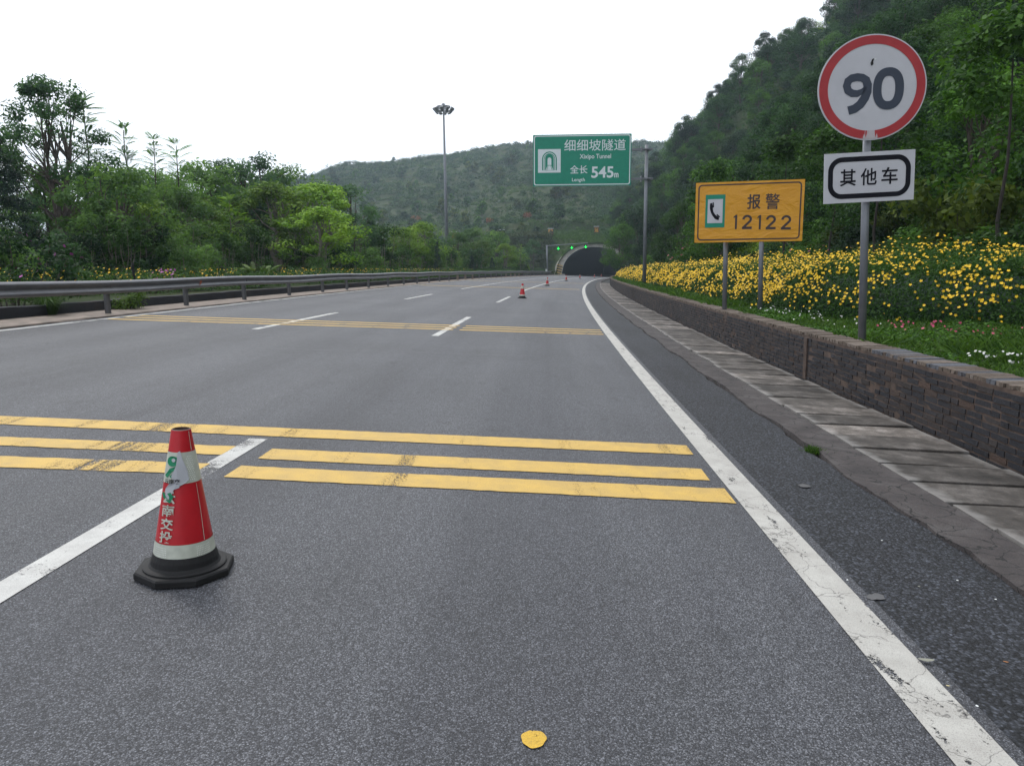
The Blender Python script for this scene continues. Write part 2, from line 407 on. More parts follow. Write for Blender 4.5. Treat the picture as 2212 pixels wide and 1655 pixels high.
def g_hill0(x, y):
    x = np.asarray(x, float); y = np.asarray(y, float)
    sh = 30 * sm(8, -20, x) * sm(400, 300, y)
    bk = np.interp(y - sh, PY, PZ) * np.interp(x, MXX, MXZ)
    bk = bk * sm(163.5, 185, y + 22 * sm(-2, 8, x)) + wav(x, y, 17) * 1.3 * sm(200, 300, y)
    spur = 1.2 * (x - 19 - .12 * np.clip(y - 190, 0, None)); spur = 64 * np.tanh(spur / 64) * sm(2200, 700, y)
    spur = spur + wav(x, y, 9) * .7
    k = 3.0; h = np.clip(.5 + .5 * (spur - bk) / k, 0, 1)
    return bk * (1 - h) + spur * h + k * h * (1 - h)
def g_front(u, y):
    u = np.asarray(u, float); y = np.asarray(y, float)
    zb = zy(y)
    left = SX * 12.6 + .24 + .05 * wav(u, y, 2.1) * sm(-13, -15, u) + sm(-16, -26, u) * .5 - sm(-34, -120, u) * 14
    foot = 8.2 - 4.4 * sm(112, 160, y); sl = .92 + .6 * sm(112, 160, y)
    d = u - foot; soft = np.where(d > 0, d, 0) ** 2 / (np.abs(d) + 2.5)
    rise = sl * soft; rise = 95 * np.tanh(rise / 95)
    right = -SX * 2.4 + .60 + sm(3.2, 7.5, u) * .35 + rise + wav(u, y, 7) * .5 * sm(8, 14, u)
    mid = Zs(u, y) - zy(y) - .09
    wgt = sm(95, TY, y) * sm(5.5, 13, u); right = right * (1 - wgt) + (g_hill0(xr(TY) + u, TY) - zb) * wgt
    return zb + np.where(u < -12.7, left, np.where(u > 2.58, right, mid))
def g_hill(x, y):
    x = np.asarray(x, float); y = np.asarray(y, float)
    z = g_hill0(x, y)
    uc = x - xr(y) - UC
    a = outer_arch(uc) + .05 - .9
    f = 1 - sm(TY + 1.5, TY + 11, y)
    z = z * (1 - f * (np.abs(uc) < 9.4)) + np.maximum(a, 0) * f * (np.abs(uc) < 9.4)
    u = x - xr(y); zf = g_front(u, np.minimum(y, TY))
    near = (1 - sm(TY, TY + 14, y)) * (np.abs(uc) >= 9.4) * (u < 0)
    z = z * (1 - near) + zf * near
    return np.maximum(z, -6)
def G(x, y):
    x = np.asarray(x, float); y = np.asarray(y, float)
    return np.where(y < TY, g_front(x - xr(y), y), g_hill(x, y))

def grid_obj(name, X, Y, Z, skirt=None):
    ny, nx = X.shape; V = np.stack([X, Y, Z], -1).reshape(-1, 3)
    i, j = np.meshgrid(np.arange(ny - 1), np.arange(nx - 1), indexing='ij'); a = (i * nx + j).reshape(-1)
    F = np.stack([a, a + 1, a + 1 + nx, a + nx], 1)
    return V, F.tolist()
us = np.array([-2500, -1200, -600, -300, -180, -120, -80, -60, -45, -36] + list(np.arange(-30, -13, 2.0)) + [-12.74, -12.72, -12.66, -8, -4, 0, 1.2, 2.50, 2.57, 2.60, 2.7, 3.2]
              + list(np.arange(4, 12, .8)) + list(np.arange(12.5, 60, 2.5)) + [66, 74, 85, 100, 130, 180, 300, 600, 1200, 2500])
ys = np.array([-600, -300, -150, -80, -40, -20, -10, -5] + list(np.arange(0, 160, 2.5)) + [160, 163, 164.8])
YY, UU = np.meshgrid(ys, us, indexing='ij'); XX = xr(YY) + UU
V1, F1 = grid_obj('g', XX, YY, g_front(UU, YY))
xs2 = np.array([-2500, -1500, -900, -600, -400] + list(np.arange(-300, -20, 8)) + list(np.arange(-20, 60, 1.0)) + list(np.arange(60, 200, 6)) + [220, 260, 320, 420, 600, 1000, 1800, 2600])
ys2 = np.array([TY - .3, TY - .29] + list(np.arange(TY, 225, 1.5)) + list(np.arange(226, 560, 6)) + [600, 660, 740, 850, 1000, 1300, 1800, 3000])
YY, XX = np.meshgrid(ys2, xs2, indexing='ij'); ZZ = g_hill(XX, np.maximum(YY, TY))
ucs = XX[0] - float(xr(TY)) - UC
ZZ[0] = np.where(np.abs(ucs) < 8.7, outer_arch(ucs) - 1.3, -3.0)
V2, F2 = grid_obj('h', XX, YY, ZZ)
nv = len(V1); me = bpy.data.meshes.new('ground')
me.from_pydata(np.vstack([V1, V2]).tolist(), [], F1 + [[a + nv for a in f] for f in F2])
me.polygons.foreach_set('use_smooth', [True] * len(me.polygons)); me.update()
tag(link('ground', me, M_ground), 'grassy earth and hillside around the road', kind='structure')

# ---------------------------------------------------------------- road, shoulder, markings
tag(sweep('road', [(-11.9, .0), (-7.5, 0), (-3.75, 0), (0, 0), (.16, .0)], -60, 228, 2, M_road), 'grey asphalt carriageway curving right into the tunnel', kind='structure')
def jsh(i, y): return np.array([0, 0, .05 * math.sin(y * 1.7) + random.uniform(-.02, .02), 0]), 0
tag(sweep('road_shoulder', [(.155, -.004), (.55, -.006), (.96, -.01), (.97, -.08)], -20, 165, .2, M_shoulder, jit=jsh), 'dark coarse asphalt shoulder beside the white edge line', kind='structure')
def jmo(i, y):
    a = .03 * math.sin(y * 2.1) + random.uniform(-.02, .02)
    return np.array([a, a, 0, 0]), np.array([0, random.uniform(-.008, .008), random.uniform(-.004, .004), 0])
tag(sweep('gutter_edging', [(.93, -.08), (.94, .012), (1.34, .006), (1.36, -.08)], -20, 163, .15, M_mortar, jit=jmo), 'cracked brown mortar edging between shoulder and drain covers', kind='structure')
tag(sweep('drain_ditch', [(1.30, -.085), (2.45, -.085)], -20, 163, 2, M_ditch), 'dark drain ditch below the covers', kind='structure')
tag(sweep('edge_line_right', [(-.10, .004), (.10, .004)], -20, 164, 1, M_white_crack), 'cracked white edge line', kind='structure')
tag(sweep('edge_line_left', [(-11.38, .004), (-11.22, .004)], -20, 164, 1, M_white), 'white left edge line', kind='structure')
for uu, spans in ((-3.75, [(-9, -3), (.0, 5.9), (15.1, 21.0), (30.1, 36.2), (45.2, 164)]), (-7.5, [(.2, 5.8), (15.2, 20.9), (30.0, 35.9), (45.1, 164)])):
    for a, b in spans:
        tag(sweep('lane_line', [(uu - .075, .004), (uu + .075, .004)], a, b, 1, M_white), 'white lane line painted on the asphalt', kind='structure')
def strip(y_l0, y_l1, u0, y_r0, y_r1, u1, mat=M_yellow, z=.005, name='rumble_stripe'):
    m = MB(); n = max(2, int(abs(u1 - u0) / .06)); top = []; bot = []
    for i in range(n + 1):
        t = i / n; u = u0 + (u1 - u0) * t; j = .006
        top.append(P(u, y_l1 + (y_r1 - y_l1) * t + random.uniform(-j, j), z)); bot.append(P(u, y_l0 + (y_r0 - y_l0) * t + random.uniform(-j, j), z))
    m.add(bot + top, [(i, i + 1, n + 2 + i, n + 1 + i) for i in range(n)])
    o = m.obj(name, mat); return tag(o, 'worn yellow rumble stripe across the lanes', kind='structure')
def pstrip(bl, tl, br, tr):
    a, b, c, d = WR(*bl), WR(*tl), WR(*br), WR(*tr)
    strip(a[1], b[1], (a[0] + b[0]) / 2, c[1], d[1], (c[0] + d[0]) / 2)
pstrip((-180, 909), (-180, 892), (1492, 983), (1488, 963))
pstrip((-180, 955), (-180, 937), (488, 984), (500, 965)); pstrip((560, 992), (585, 970), (1528, 1039), (1520, 1014))
pstrip((-180, 1004), (-180, 980), (425, 1025), (445, 1002)); pstrip((488, 1032), (515, 1007), (1583, 1088), (1572, 1057))
for yl, yr in ((16.35, 16.75), (16.95, 17.32), (17.55, 17.9)):
    strip(yl - .1, yl + .1, -11.2, yr - .1, yr + .1, -3.6); strip(yr - .12, yr + .08, -3.45, yr + .02, yr + .2, -.15)
for yl, yr in ((49.6, 52.6), (70.0, 75)):
    for k in range(3): strip(yl + k * .6 - .1, yl + k * .6 + .1, -11.1, yr + k * .6 - .1, yr + k * .6 + .1, -.3)
strip(11.965, 11.98, -6.2, 12.2, 12.212, -1.5, M_tar, .006, 'pale_seam')['label'] = 'thin pale seam across the asphalt'
m = MB(); su, sy = WR(1153, 1598)
m.add([P(su + .040 * (1 + .05 * math.sin(3 * a) + .03 * math.sin(7 * a + 1)) * math.cos(a), sy + .044 * (1 + .05 * math.sin(3 * a) + .03 * math.sin(7 * a + 1)) * math.sin(a), .005) for a in np.linspace(0, 2 * math.pi, 48, endpoint=False)], [tuple(range(48))])
tag(m.obj('paint_spot', M_yellow_flat), 'round yellow paint spot on the near asphalt', kind='structure')

# ---------------------------------------------------------------- drain covers
m = MB(); c = .003
m.add([(-.49, -.235, -.05), (.49, -.235, -.05), (.49, .235, -.05), (-.49, .235, -.05), (-.49, -.235, .027), (.49, -.235, .027), (.49, .235, .027), (-.49, .235, .027),
       (-.49 + c, -.235 + c, .03), (.49 - c, -.235 + c, .03), (.49 - c, .235 - c, .03), (-.49 + c, .235 - c, .03)],
      [(0, 1, 5, 4), (1, 2, 6, 5), (2, 3, 7, 6), (3, 0, 4, 7), (4, 5, 9, 8), (5, 6, 10, 9), (6, 7, 11, 10), (7, 4, 8, 11), (8, 9, 10, 11)])
slab = m.obj('drain_cover', M_slab); tag(slab, 'x', 'drain cover', 'concrete drain covers along the brick wall')
y = 2.75; i = 0
while y < 84:
    o = slab if i == 0 else slab.copy()
    if i: col.objects.link(o)
    L = .47 * random.choice([1, 1, 1, .98, 1.02, 1.15]); y += L / 2
    x, _, z = P(1.85 + random.uniform(-.02, .02), y, -.02 + random.uniform(-.006, .006))
    o.location = (x, y, z); o.scale = (random.uniform(.99, 1.03), L / .47 * .985, 1)
    o.rotation_euler = (random.uniform(-.01, .01), SX + random.uniform(-.012, .012), -.045 - .001 * y + random.uniform(-.02, .02))
    zone = ('large mottled grey drain cover at the foot of the near brick wall' if y < 7 else
            'concrete drain cover beside the brick wall, abreast of the grass tuft and round sign' if y < 13 else
            'concrete drain cover beside the brick wall, abreast of the orange sign' if y < 22 else
            'narrow looking drain cover at the far end of the brick wall')
    ordn = lambda n_: str(n_) + ('th' if 10 <= n_ % 100 <= 20 else {1: 'st', 2: 'nd', 3: 'rd'}.get(n_ % 10, 'th'))
    o['label'] = ('concrete drain cover, ' + ordn(i + 1) + ' counted from the near right end of the row') if i < 60 else zone
    y += L / 2 + random.choice([.018, .022, .03, .05]); i += 1

# ---------------------------------------------------------------- brick retaining wall
wall = empty('brick_wall', P(2.5, 3, -.05), 'low dark brick retaining wall with brown coping along the drain covers', 'wall')
def bricks(name, specs, mat):
    V = []; T = []
    for (u, yy, z, du, dy, dz, tint) in specs:
        j = lambda s: random.uniform(-s, s)
        c = P(u, yy, 0); th = math.atan(.0455 + .001066 * max(0, yy)); tx, ty = math.sin(th), math.cos(th)
        dj = j(.005); cs = []
        for k in (-1, 1):
            for b in (-1, 1):
                for a in (-1, 1):
                    uu = a * du / 2 + j(.004) + dj; l = b * dy / 2 + j(.004)
                    cs.append((c[0] + uu * ty + l * tx, c[1] - uu * tx + l * ty, c[2] + z + k * dz / 2 + j(.003)))
        for f in ((0, 2, 3, 1), (4, 5, 7, 6), (0, 1, 5, 4), (2, 6, 7, 3), (0, 4, 6, 2), (1, 3, 7, 5)):
            V.append([cs[q] for q in f]); T.append(tint)
    return quads_mesh(name, (np.array(V) - np.array(wall.location)), T)
sp = []
for r in range(11):
    z = .005 + r * .061 - .03; y = .5 + (r % 2) * .12
    while y < 112:
        L = random.choice([.235, .235, .235, .115]); 
        if random.random() > .03: sp.append((2.45, y + L / 2, z, .1, L - .006, .045, random.random() ** 1.6))
        y += L + .012
link('brick_courses', bricks('brick_courses', sp, M_brick), M_brick, wall)
sp = []; y = .5
while y < 112:
    t_ = 1.0 if 5.9 < y < 8.4 and random.random() < .4 else random.random() * .9
    sp.append((2.585, y + .03, .668, .345 + random.uniform(-.02, .02), .056, .030 + random.uniform(0, .012), t_)); y += .064
link('coping', bricks('coping', sp, M_brick_top), M_brick_top, wall)
b = sweep('mortar_core', [(2.406, -.09), (2.406, .64), (2.72, .64), (2.72, -.09)], .5, 112, 1, M_mort2, closed=True, parent=wall)
b.location = -Vector(wall.location)
o = MB().box(P(2.392, 10.6, .31), (.03, .1, .6)).obj('buttress_joint', M_mort2, wall)

# low kerb wall and verge on the left
tag(sweep('verge', [(-12.7, .03), (-11.9, .035), (-11.52, .03), (-11.5, -.05)], -30, 160, .5, M_conc, jit=lambda i, y: (np.array([0, 0, .03 * math.sin(y * 2.3) + random.uniform(-.02, .02), 0]), 0)), 'pale dusty concrete verge under the guardrail', kind='structure')
kw = empty('kerb_wall', P(-12.66, 10, 0), 'low dark brick kerb wall behind the guardrail', 'wall')
b = sweep('kerb_body', [(-12.62, -.05), (-12.61, .26), (-12.76, .27), (-12.77, -.05)], -20, 160, .6, M_brick, closed=True, parent=kw, jit=lambda i, y: (random.uniform(-.01, .01), random.uniform(-.012, .012)))
b.location = -Vector(kw.location)

# ---------------------------------------------------------------- guardrail
gr = empty('guardrail', P(-11.85, 13, 0), 'long grey W beam guardrail on round steel posts along the left verge', 'guardrail')
wp = [(0, .52), (.012, .525), (.075, .56), (.078, .60), (.012, .645), (.004, .675), (.012, .705), (.078, .75), (.075, .79), (.012, .825), (0, .83)]
prof = [(-11.77 + a, z) for a, z in wp] + [(-11.774 + a, z) for a, z in reversed(wp)]
def jb(i, y): return .012 * math.sin(y * .9) + .008 * math.sin(y * 2.7), .018 * math.sin(y * .55 + 1)
b = sweep('beam', prof, -12, 150, 1.0, M_rail, closed=True, jit=jb, parent=gr, smooth=True); b.location = -Vector(gr.location)
py_ = [1.5, 5.5, 9.5, 13.5, 17.5, 21.2, 25.1, 29.2, 33.2, 36.8, 40.7, 44.9, 48.9] + [52.8 + 4 * k for k in range(25)]
for k, yy in enumerate(py_):
    white = (yy > 68 and yy < 79) or (yy > 100 and yy < 116)
    m = MB(); x, _, z = P(-11.91, yy, 0)
    if white: m.tube([(x, yy, z - .1), (x, yy, z + .2), (x, yy, z + .8)], [.17, .10, .08], 10)
    else: m.tube([(x, yy, z - .1), (x, yy, z + .72)], .07, 12)
    o = m.obj('post', M_conc if white else M_rail, gr, smooth=False)
    if white: o['label'] = 'pale flared guardrail post'
    MB().box((x + .1, yy, z + .67), (.10, .1, .2)).obj('spacer_block', M_rail, gr)
m = MB(); x, yy, z = P(-11.62, 21.5, .70); m.add([(x, yy - .05, z - .09), (x + .01, yy + .07, z - .05), (x + .05, yy + .06, z + .04), (x + .04, yy - .05, z + .05)], [(0, 1, 2, 3), (3, 2, 1, 0)])
m.obj('delineator', plain('orange_delineator', (.35, .08, .03)), gr)
q = P(-13.4, 21.3, .2); t = empty('marker_post', q, 'short black marker post in the flowerbed behind the guardrail', 'post')
MB().tube([q, (q[0], q[1], q[2] + .95)], .04, 10).obj('shaft', M_black, t); MB().tube([(q[0], q[1], q[2] + .95), (q[0], q[1], q[2] + 1.0)], [.05, .03], 10).obj('cap', M_black, t)

# ---------------------------------------------------------------- text helper
def text_polys(body, bold=0.0, res=6):
    cu = bpy.data.curves.new('lettering', 'FONT'); cu.body = body; cu.offset = bold; cu.resolution_u = res; cu.align_x = 'LEFT'
    o = bpy.data.objects.new('lettering', cu); col.objects.link(o)
    me = bpy.data.meshes.new_from_object(o.evaluated_get(bpy.context.evaluated_depsgraph_get()))
    col.objects.unlink(o); bpy.data.objects.remove(o)
    V = [tuple(v.co) for v in me.vertices]; F = [tuple(p.vertices) for p in me.polygons]
    xs = [v[0] for v in V]; ys = [v[1] for v in V]; bb = (min(xs), min(ys), max(xs), max(ys))
    bpy.data.meshes.remove(me); return V, F, bb
def put_text(mb, body, box, F, z, bold=.02, mi=0, keep=False):
    """fit the text's ink into box (x0, y0, x1, y1) of the local plane; F maps (x, y, z) to world"""
    V, Fa, bb = text_polys(body, bold)
    sx = (box[2] - box[0]) / (bb[2] - bb[0]); sy = (box[3] - box[1]) / (bb[3] - bb[1])
    mb.add([F(box[0] + (v[0] - bb[0]) * sx, box[1] + (v[1] - bb[1]) * sy, z) for v in V], Fa, mi)
def frame_of(bl, br, tl):
    O = Vector(bl); U = (Vector(br) - O); wd = U.length; U.normalize()
    Vv = Vector(tl) - O; Vv -= U * Vv.dot(U); ht = Vv.length; Vv.normalize(); N = U.cross(Vv)
    if N.y > 0: N = -N
    F = lambda x, y, z: O + U * x + Vv * y + N * z
    return F, wd, ht
def rrect(x0, y0, x1, y1, r, n=6):
    p = []
    for cx, cy, a0 in ((x1 - r, y1 - r, 0), (x0 + r, y1 - r, 90), (x0 + r, y0 + r, 180), (x1 - r, y0 + r, 270)):
        p += [(cx + r * math.cos(R(a0 + 90 * k / n)), cy + r * math.sin(R(a0 + 90 * k / n))) for k in range(n + 1)]
    return p
def ring(mb, outer, inner, z, F, mi=0):
    n = len(outer); mb.add([F(x, y, z) for x, y in outer] + [F(x, y, z) for x, y in inner], [(i, (i + 1) % n, n + (i + 1) % n, n + i) for i in range(n)], mi)
def flat(mb, poly, z, F, mi=0): mb.add([F(x, y, z) for x, y in poly], [tuple(range(len(poly)))], mi)
def stroke(mb, pts, wd, z, F, mi=0, closed=False):
    pts = [Vector(p) for p in pts]; n = len(pts); L = []; Rr = []
    for i, p in enumerate(pts):
        a = pts[(i - 1) % n] if closed or i > 0 else p; b = pts[(i + 1) % n] if closed or i < n - 1 else p
        t = (b - a).normalized(); nn = Vector((-t.y, t.x)); ww = wd[i] if hasattr(wd, '__len__') else wd
        L.append(p + nn * ww / 2); Rr.append(p - nn * ww / 2)
    m_ = n if closed else n - 1
    mb.add([F(v.x, v.y, z) for v in L + Rr], [(i, (i + 1) % n, n + (i + 1) % n, n + i) for i in range(m_)], mi)

# ---------------------------------------------------------------- green tunnel sign on its cantilever
YG = 42.0
bs = W(1392, 577, YG); gz = float(G(bs.x, YG))
gs = empty('tunnel_sign', (bs.x, YG, gz), 'large green tunnel name sign on a grey cantilever pole above the flower hedge', 'road sign')
tp = W(1397, 314, YG)
MB().tube([(bs.x, YG, gz - .1), (tp.x, YG, tp.z)], [.105, .09], 14).obj('pole', M_pole, gs, smooth=True)
for py_l, py_r, x0p in ((324, 321, 1352), (387, 385, 1352)):
    a = W(x0p, py_l, YG - .02); b_ = W(1410, py_r + 2, YG - .02)
    m = MB(); m.box(((a.x + b_.x) / 2, YG - .0, (a.z + b_.z) / 2), ((b_.x - a.x), .16, .12)); m.box((tp.x, YG, (a.z + b_.z) / 2), (.42, .42, .05)); m.box((tp.x - .3, YG, (a.z + b_.z) / 2), (.05, .3, .3))
    m.obj('arm', M_pole, gs)
Fg, wd, ht = frame_of(W(1151.5, 403.5, YG + .05), W(1362.5, 401, YG - .25), W(1151, 292.5, YG + .05))
m = MB(); m.prism([(0, 0), (wd, 0), (wd, ht), (0, ht)], -.04, 0, 0, Fg)
panel = m.obj('sign_panel', M_greenf, gs)
m = MB()
for yy_ in (.25, .5, .75): m.prism([(.1, ht * yy_), (wd - .1, ht * yy_), (wd - .1, ht * yy_ + .08), (.1, ht * yy_ + .08)], -.10, -.045, 0, Fg)
m.obj('back_rail', M_steel, gs)
sx_ = wd / 865.0; Q = lambda x, y: ((x - 212) * sx_, ht - (y - 176) * sx_ * ht / (455 * sx_))   # sign pixels of the close-up, straightened
def gb(x0, y0, x1, y1): a = Q(x0, y1); b = Q(x1, y0); return (a[0], a[1], b[0], b[1])
lt = MB(); b = .035 * ht / 2.9 * 1.2
ring(lt, rrect(.05, .05, wd - .05, ht - .05, .12), rrect(.10, .10, wd - .10, ht - .10, .09), .004, Fg)
put_text(lt, '细细坡隧道', gb(488, 222, 1027, 322), Fg, .004, .004)
put_text(lt, 'Xixipo Tunnel', gb(624, 350, 900, 403), Fg, .004, .012)
put_text(lt, '全长', gb(540, 448, 695, 522), Fg, .004, .010)
put_text(lt, 'Length', gb(558, 560, 672, 600), Fg, .004, .01)
put_text(lt, '545', gb(728, 460, 924, 562), Fg, .004, .022)
put_text(lt, 'm', gb(930, 520, 968, 560), Fg, .004, .03)
lt.obj('lettering', M_greenw, panel, off=tuple(gs.location))
pk = MB(); x0, y0, x1, y1 = gb(256, 302, 457, 510); flat(pk, [(x0, y0), (x1, y0), (x1, y1), (x0, y1)], .004, Fg)
pw = x1 - x0; ph = y1 - y0; cx = x0 + pw * .505; by = y0 + ph * .10
def archp(r, h, n=14): return [(cx - r, by)] + [(cx - r * math.cos(math.pi * k / n), by + h + r * math.sin(math.pi * k / n)) for k in range(n + 1)] + [(cx + r, by)]
stroke(pk, archp(pw * .305, ph * .47), pw * .045, .008, Fg, 1); stroke(pk, archp(pw * .235, ph * .47), pw * .03, .008, Fg, 1)
flat(pk, [(cx - pw * .19, by - .01), (cx - pw * .19, by + ph * .5)] + [(cx - pw * .19 * math.cos(math.pi * k / 10), by + ph * .5 + pw * .19 * math.sin(math.pi * k / 10)) for k in range(1, 10)] + [(cx + pw * .19, by + ph * .5), (cx + pw * .19, by - .01)][::1], .008, Fg, 1)
flat(pk, [(cx - pw * .17, by), (cx - pw * .085, by + ph * .20), (cx - pw * .085, by + ph * .42)] + [(cx - pw * .085 * math.cos(math.pi * k / 8), by + ph * .46 + pw * .085 * math.sin(math.pi * k / 8)) for k in range(0, 9)] + [(cx + pw * .085, by + ph * .20), (cx + pw * .17, by)], .012, Fg, 0)
stroke(pk, [(cx - pw * .085, by + ph * .21), (cx + pw * .085, by + ph * .21)], pw * .02, .014, Fg, 1)
stroke(pk, [(cx - pw * .12, by), (cx - pw * .06, by + ph * .2)], pw * .02, .014, Fg, 1); stroke(pk, [(cx + pw * .12, by), (cx + pw * .06, by + ph * .2)], pw * .02, .014, Fg, 1)
pk.obj('pictogram', [M_greenw, M_greenf], panel, off=tuple(gs.location))

# ---------------------------------------------------------------- orange emergency phone sign
p1 = W(1574, 600, 16.5); p2 = W(1651, 600, 16.15)
ys_ = empty('emergency_sign', (p1.x, 16.5, float(G(p1.x, 16.5))), 'orange emergency telephone sign on two grey posts in front of yellow flowers', 'road sign')
Fy, wd, ht = frame_of(W(1500, 525, 16.6), W(1732.5, 521, 16.05), W(1503.5, 396, 16.6))
for pt, pyb, pyt, Yp in ((1573, 665, 520, 16.5), (1651, 672, 520, 16.15)):
    a = W(pt - .5, 600, Yp); t_ = W(pt + 1, 430, Yp + .02)
    MB().tube([(a.x - .01, Yp + .16, float(G(a.x, Yp)) - .05), (t_.x, Yp + .16, t_.z)], .052, 14).obj('post', M_pole, ys_, smooth=True)
m = MB(); nx, nz = 24, 14
for i in range(nx):
    for j in range(nz):
        pts = []
        for (a, b_) in ((i, j), (i + 1, j), (i + 1, j + 1), (i, j + 1)):
            pts.append(Fy(wd * a / nx, ht * b_ / nz, .0))
        m.add(pts, [(0, 1, 2, 3)])
m.prism([(0, 0), (wd, 0), (wd, ht), (0, ht)], -.03, -.002, 0, Fy)
panel = m.obj('sign_panel', M_ysign, ys_)
# close-up pixels: corners (313,848) (1318,828) (1338,245) (326,285)
def yb(x0, y0, x1, y1):
    f = lambda x, y: ((x - 318) / 1012 * wd, ht * (1 - (y - (283 - (x - 325) * .035)) / 573))
    a = f(x0, y1); b = f(x1, y0); return (a[0], a[1], b[0], b[1])
lt = MB(); ring(lt, rrect(.055, .045, wd - .055, ht - .045, .08), rrect(.082, .072, wd - .082, ht - .072, .06), .004, Fy)
put_text(lt, '报', yb(808, 385, 935, 530), Fy, .004, .016); put_text(lt, '警', yb(976, 378, 1110, 530), Fy, .004, .010)
for ch, xa in (('1', 686), ('2', 768), ('1', 910), ('2', 990), ('2', 1130)):
    if ch == '1':
        x0, y0, x1, y1 = yb(xa, 582, xa + 34, 720); w_ = x1 - x0
        flat(lt, [(x0 + w_ * .45, y0), (x1, y0), (x1, y1), (x0 + w_ * .6, y1), (x0, y1 - w_ * .55), (x0, y1 - w_ * .95), (x0 + w_ * .45, y1 - w_ * .7)], .004, Fy)
    else:
        x0, y0, x1, y1 = yb(xa, 580, xa + 92, 718); w_ = x1 - x0; h_ = y1 - y0; sw = w_ * .24
        pts = [(x0 + sw * .5, y0 + h_ * .68)] + [(x0 + w_ / 2 + (w_ / 2 - sw / 2) * math.cos(R(a)), y1 - h_ * .31 + (h_ * .31 - sw / 2) * math.sin(R(a))) for a in (165, 135, 110, 90, 70, 45, 20, 0, -20, -38)] + [(x0 + w_ * .45, y0 + h_ * .32), (x0 + sw * .62, y0 + sw * .7)]
        stroke(lt, pts, sw, .004, Fy); flat(lt, [(x0, y0), (x1, y0), (x1, y0 + sw), (x0, y0 + sw)], .005, Fy)
lt.obj('lettering', plain('faded_black_film', (.035, .025, .028), .5), panel, off=tuple(ys_.location))
pk = MB(); x0, y0, x1, y1 = yb(415, 390, 602, 710); flat(pk, [(x0, y0), (x1, y0), (x1, y1), (x0, y1)], .004, Fy, 0)
x0, y0, x1, y1 = yb(436, 434, 580, 667); flat(pk, [(x0, y0), (x1, y0), (x1, y1), (x0, y1)], .007, Fy, 1)
f = lambda x, y: (lambda b_: (b_[0], b_[1]))(yb(x, y, x, y))
stroke(pk, [f(473, 497), f(472, 530), f(480, 560), f(496, 588), f(518, 612), f(540, 620)], [.075, .062, .056, .06, .068, .075], .010, Fy, 2)
flat(pk, [f(456, 480), f(480, 470), f(487, 512), f(462, 518)], .0105, Fy, 2); flat(pk, [f(484, 469), f(494, 467), f(497, 514), f(489, 516)], .0105, Fy, 2)
flat(pk, [f(512, 598), f(530, 592), f(548, 612), f(545, 636), f(520, 628)], .0105, Fy, 2); flat(pk, [f(520, 584), f(530, 578), f(558, 602), f(551, 610)], .0105, Fy, 2)
pk.obj('pictogram', [M_greenf, M_signwhite, M_lblack], panel, off=tuple(ys_.location))

# ---------------------------------------------------------------- round 90 sign
Y9 = 9.55; a = W(1863, 725, Y9); gz = float(G(a.x, Y9)); t9 = W(1875, 220, Y9)
s9 = empty('speed_sign', (a.x, Y9, gz), 'round red bordered 90 speed limit sign with white plate on a grey pole', 'road sign')
MB().tube([(a.x, Y9, gz - .05), (t9.x, Y9, t9.z)], .048, 16).obj('pole', M_pole, s9, smooth=True)
F9, rw, rh = frame_of(W(1764, 308, Y9 - .05), W(1997, 296, Y9 - .12), W(1764, 90, Y9 - .05))
rad = 1.352 / 2 * (rw / 1.42); cx, cy = rw / 2, rad * .985
Fd = lambda x, y, z: F9(cx + x * rw / 2 / 1.0, cy + y * rad, z)
circ = lambda r, n=72: [(r * math.cos(2 * math.pi * k / n), r * math.sin(2 * math.pi * k / n)) for k in range(n)]
m = MB(); m.prism(circ(1.0), -.012, 0, 0, Fd); dsc = m.obj('sign_disc', M_signwhite, s9)
def m_ring():
    t = NT('red_ring_worn'); at = t.n('Attribute', attribute_name='tint'); v = t.coord()
    n_ = t.noise(t.coord('Object', (26, 1, 1.5)), 1.0, 4, .6)
    f_ = t.math('ADD', at.outputs['Fac'], t.math('MULTIPLY', t.math('SUBTRACT', n_, .5), 1.8))
    red = t.ramp(t.noise(v, 7, 4), [(.3, (.30, .018, .025)), (.7, (.37, .026, .032))])
    return t.bsdf(t.mix(t.ramp(f_, [(.5, 0.0), (.62, 1.0)]), red, (.42, .38, .40)), .45)
n = 144; rr = np.linspace(.815, .975, 7); Vq = []; Tq = []
for i in range(n):
    for j in range(6):
        a0, a1 = 2 * math.pi * i / n, 2 * math.pi * (i + 1) / n
        Vq.append([Fd(r_ * math.cos(a_), r_ * math.sin(a_), .004) for r_, a_ in ((rr[j], a0), (rr[j + 1], a0), (rr[j + 1], a1), (rr[j], a1))])
        am = math.degrees((a0 + a1) / 2); dd = abs(am - 270); Tq.append(max(0, .95 - dd / 13) + .45 * max(0, (j - 2) / 3) * max(0, 1 - dd / 17))
o = link('red_ring', quads_mesh('red_ring', np.array([[list(p_) for p_ in q_] for q_ in Vq]) - np.array(s9.location), Tq), m_ring(), dsc)
m = MB(); px9 = lambda x, y: ((x - 604) / 392, -(y - 662) / 378)
nine = [px9(*p_) for p_ in ((436, 818), (480, 808), (520, 780), (552, 735), (570, 690), (571, 640), (558, 606), (530, 588), (495, 582), (455, 588), (430, 606), (420, 640), (432, 676), (462, 696), (500, 699), (535, 684), (562, 655))]
stroke(m, nine, [.165, .165, .165, .165, .16, .158, .155, .15, .15, .15, .15, .145, .148, .145, .13, .10, .05], .004, Fd)
zc = px9(721, 675); zero = [(zc[0] + .205 * math.copysign(abs(math.cos(t_)) ** .85, math.cos(t_)), zc[1] + .318 * math.copysign(abs(math.sin(t_)) ** .85, math.sin(t_))) for t_ in np.linspace(0, 2 * math.pi, 40, endpoint=False)]
stroke(m, zero, .160, .005, Fd, closed=True)
m.obj('digits', M_navy, dsc, off=tuple(s9.location))
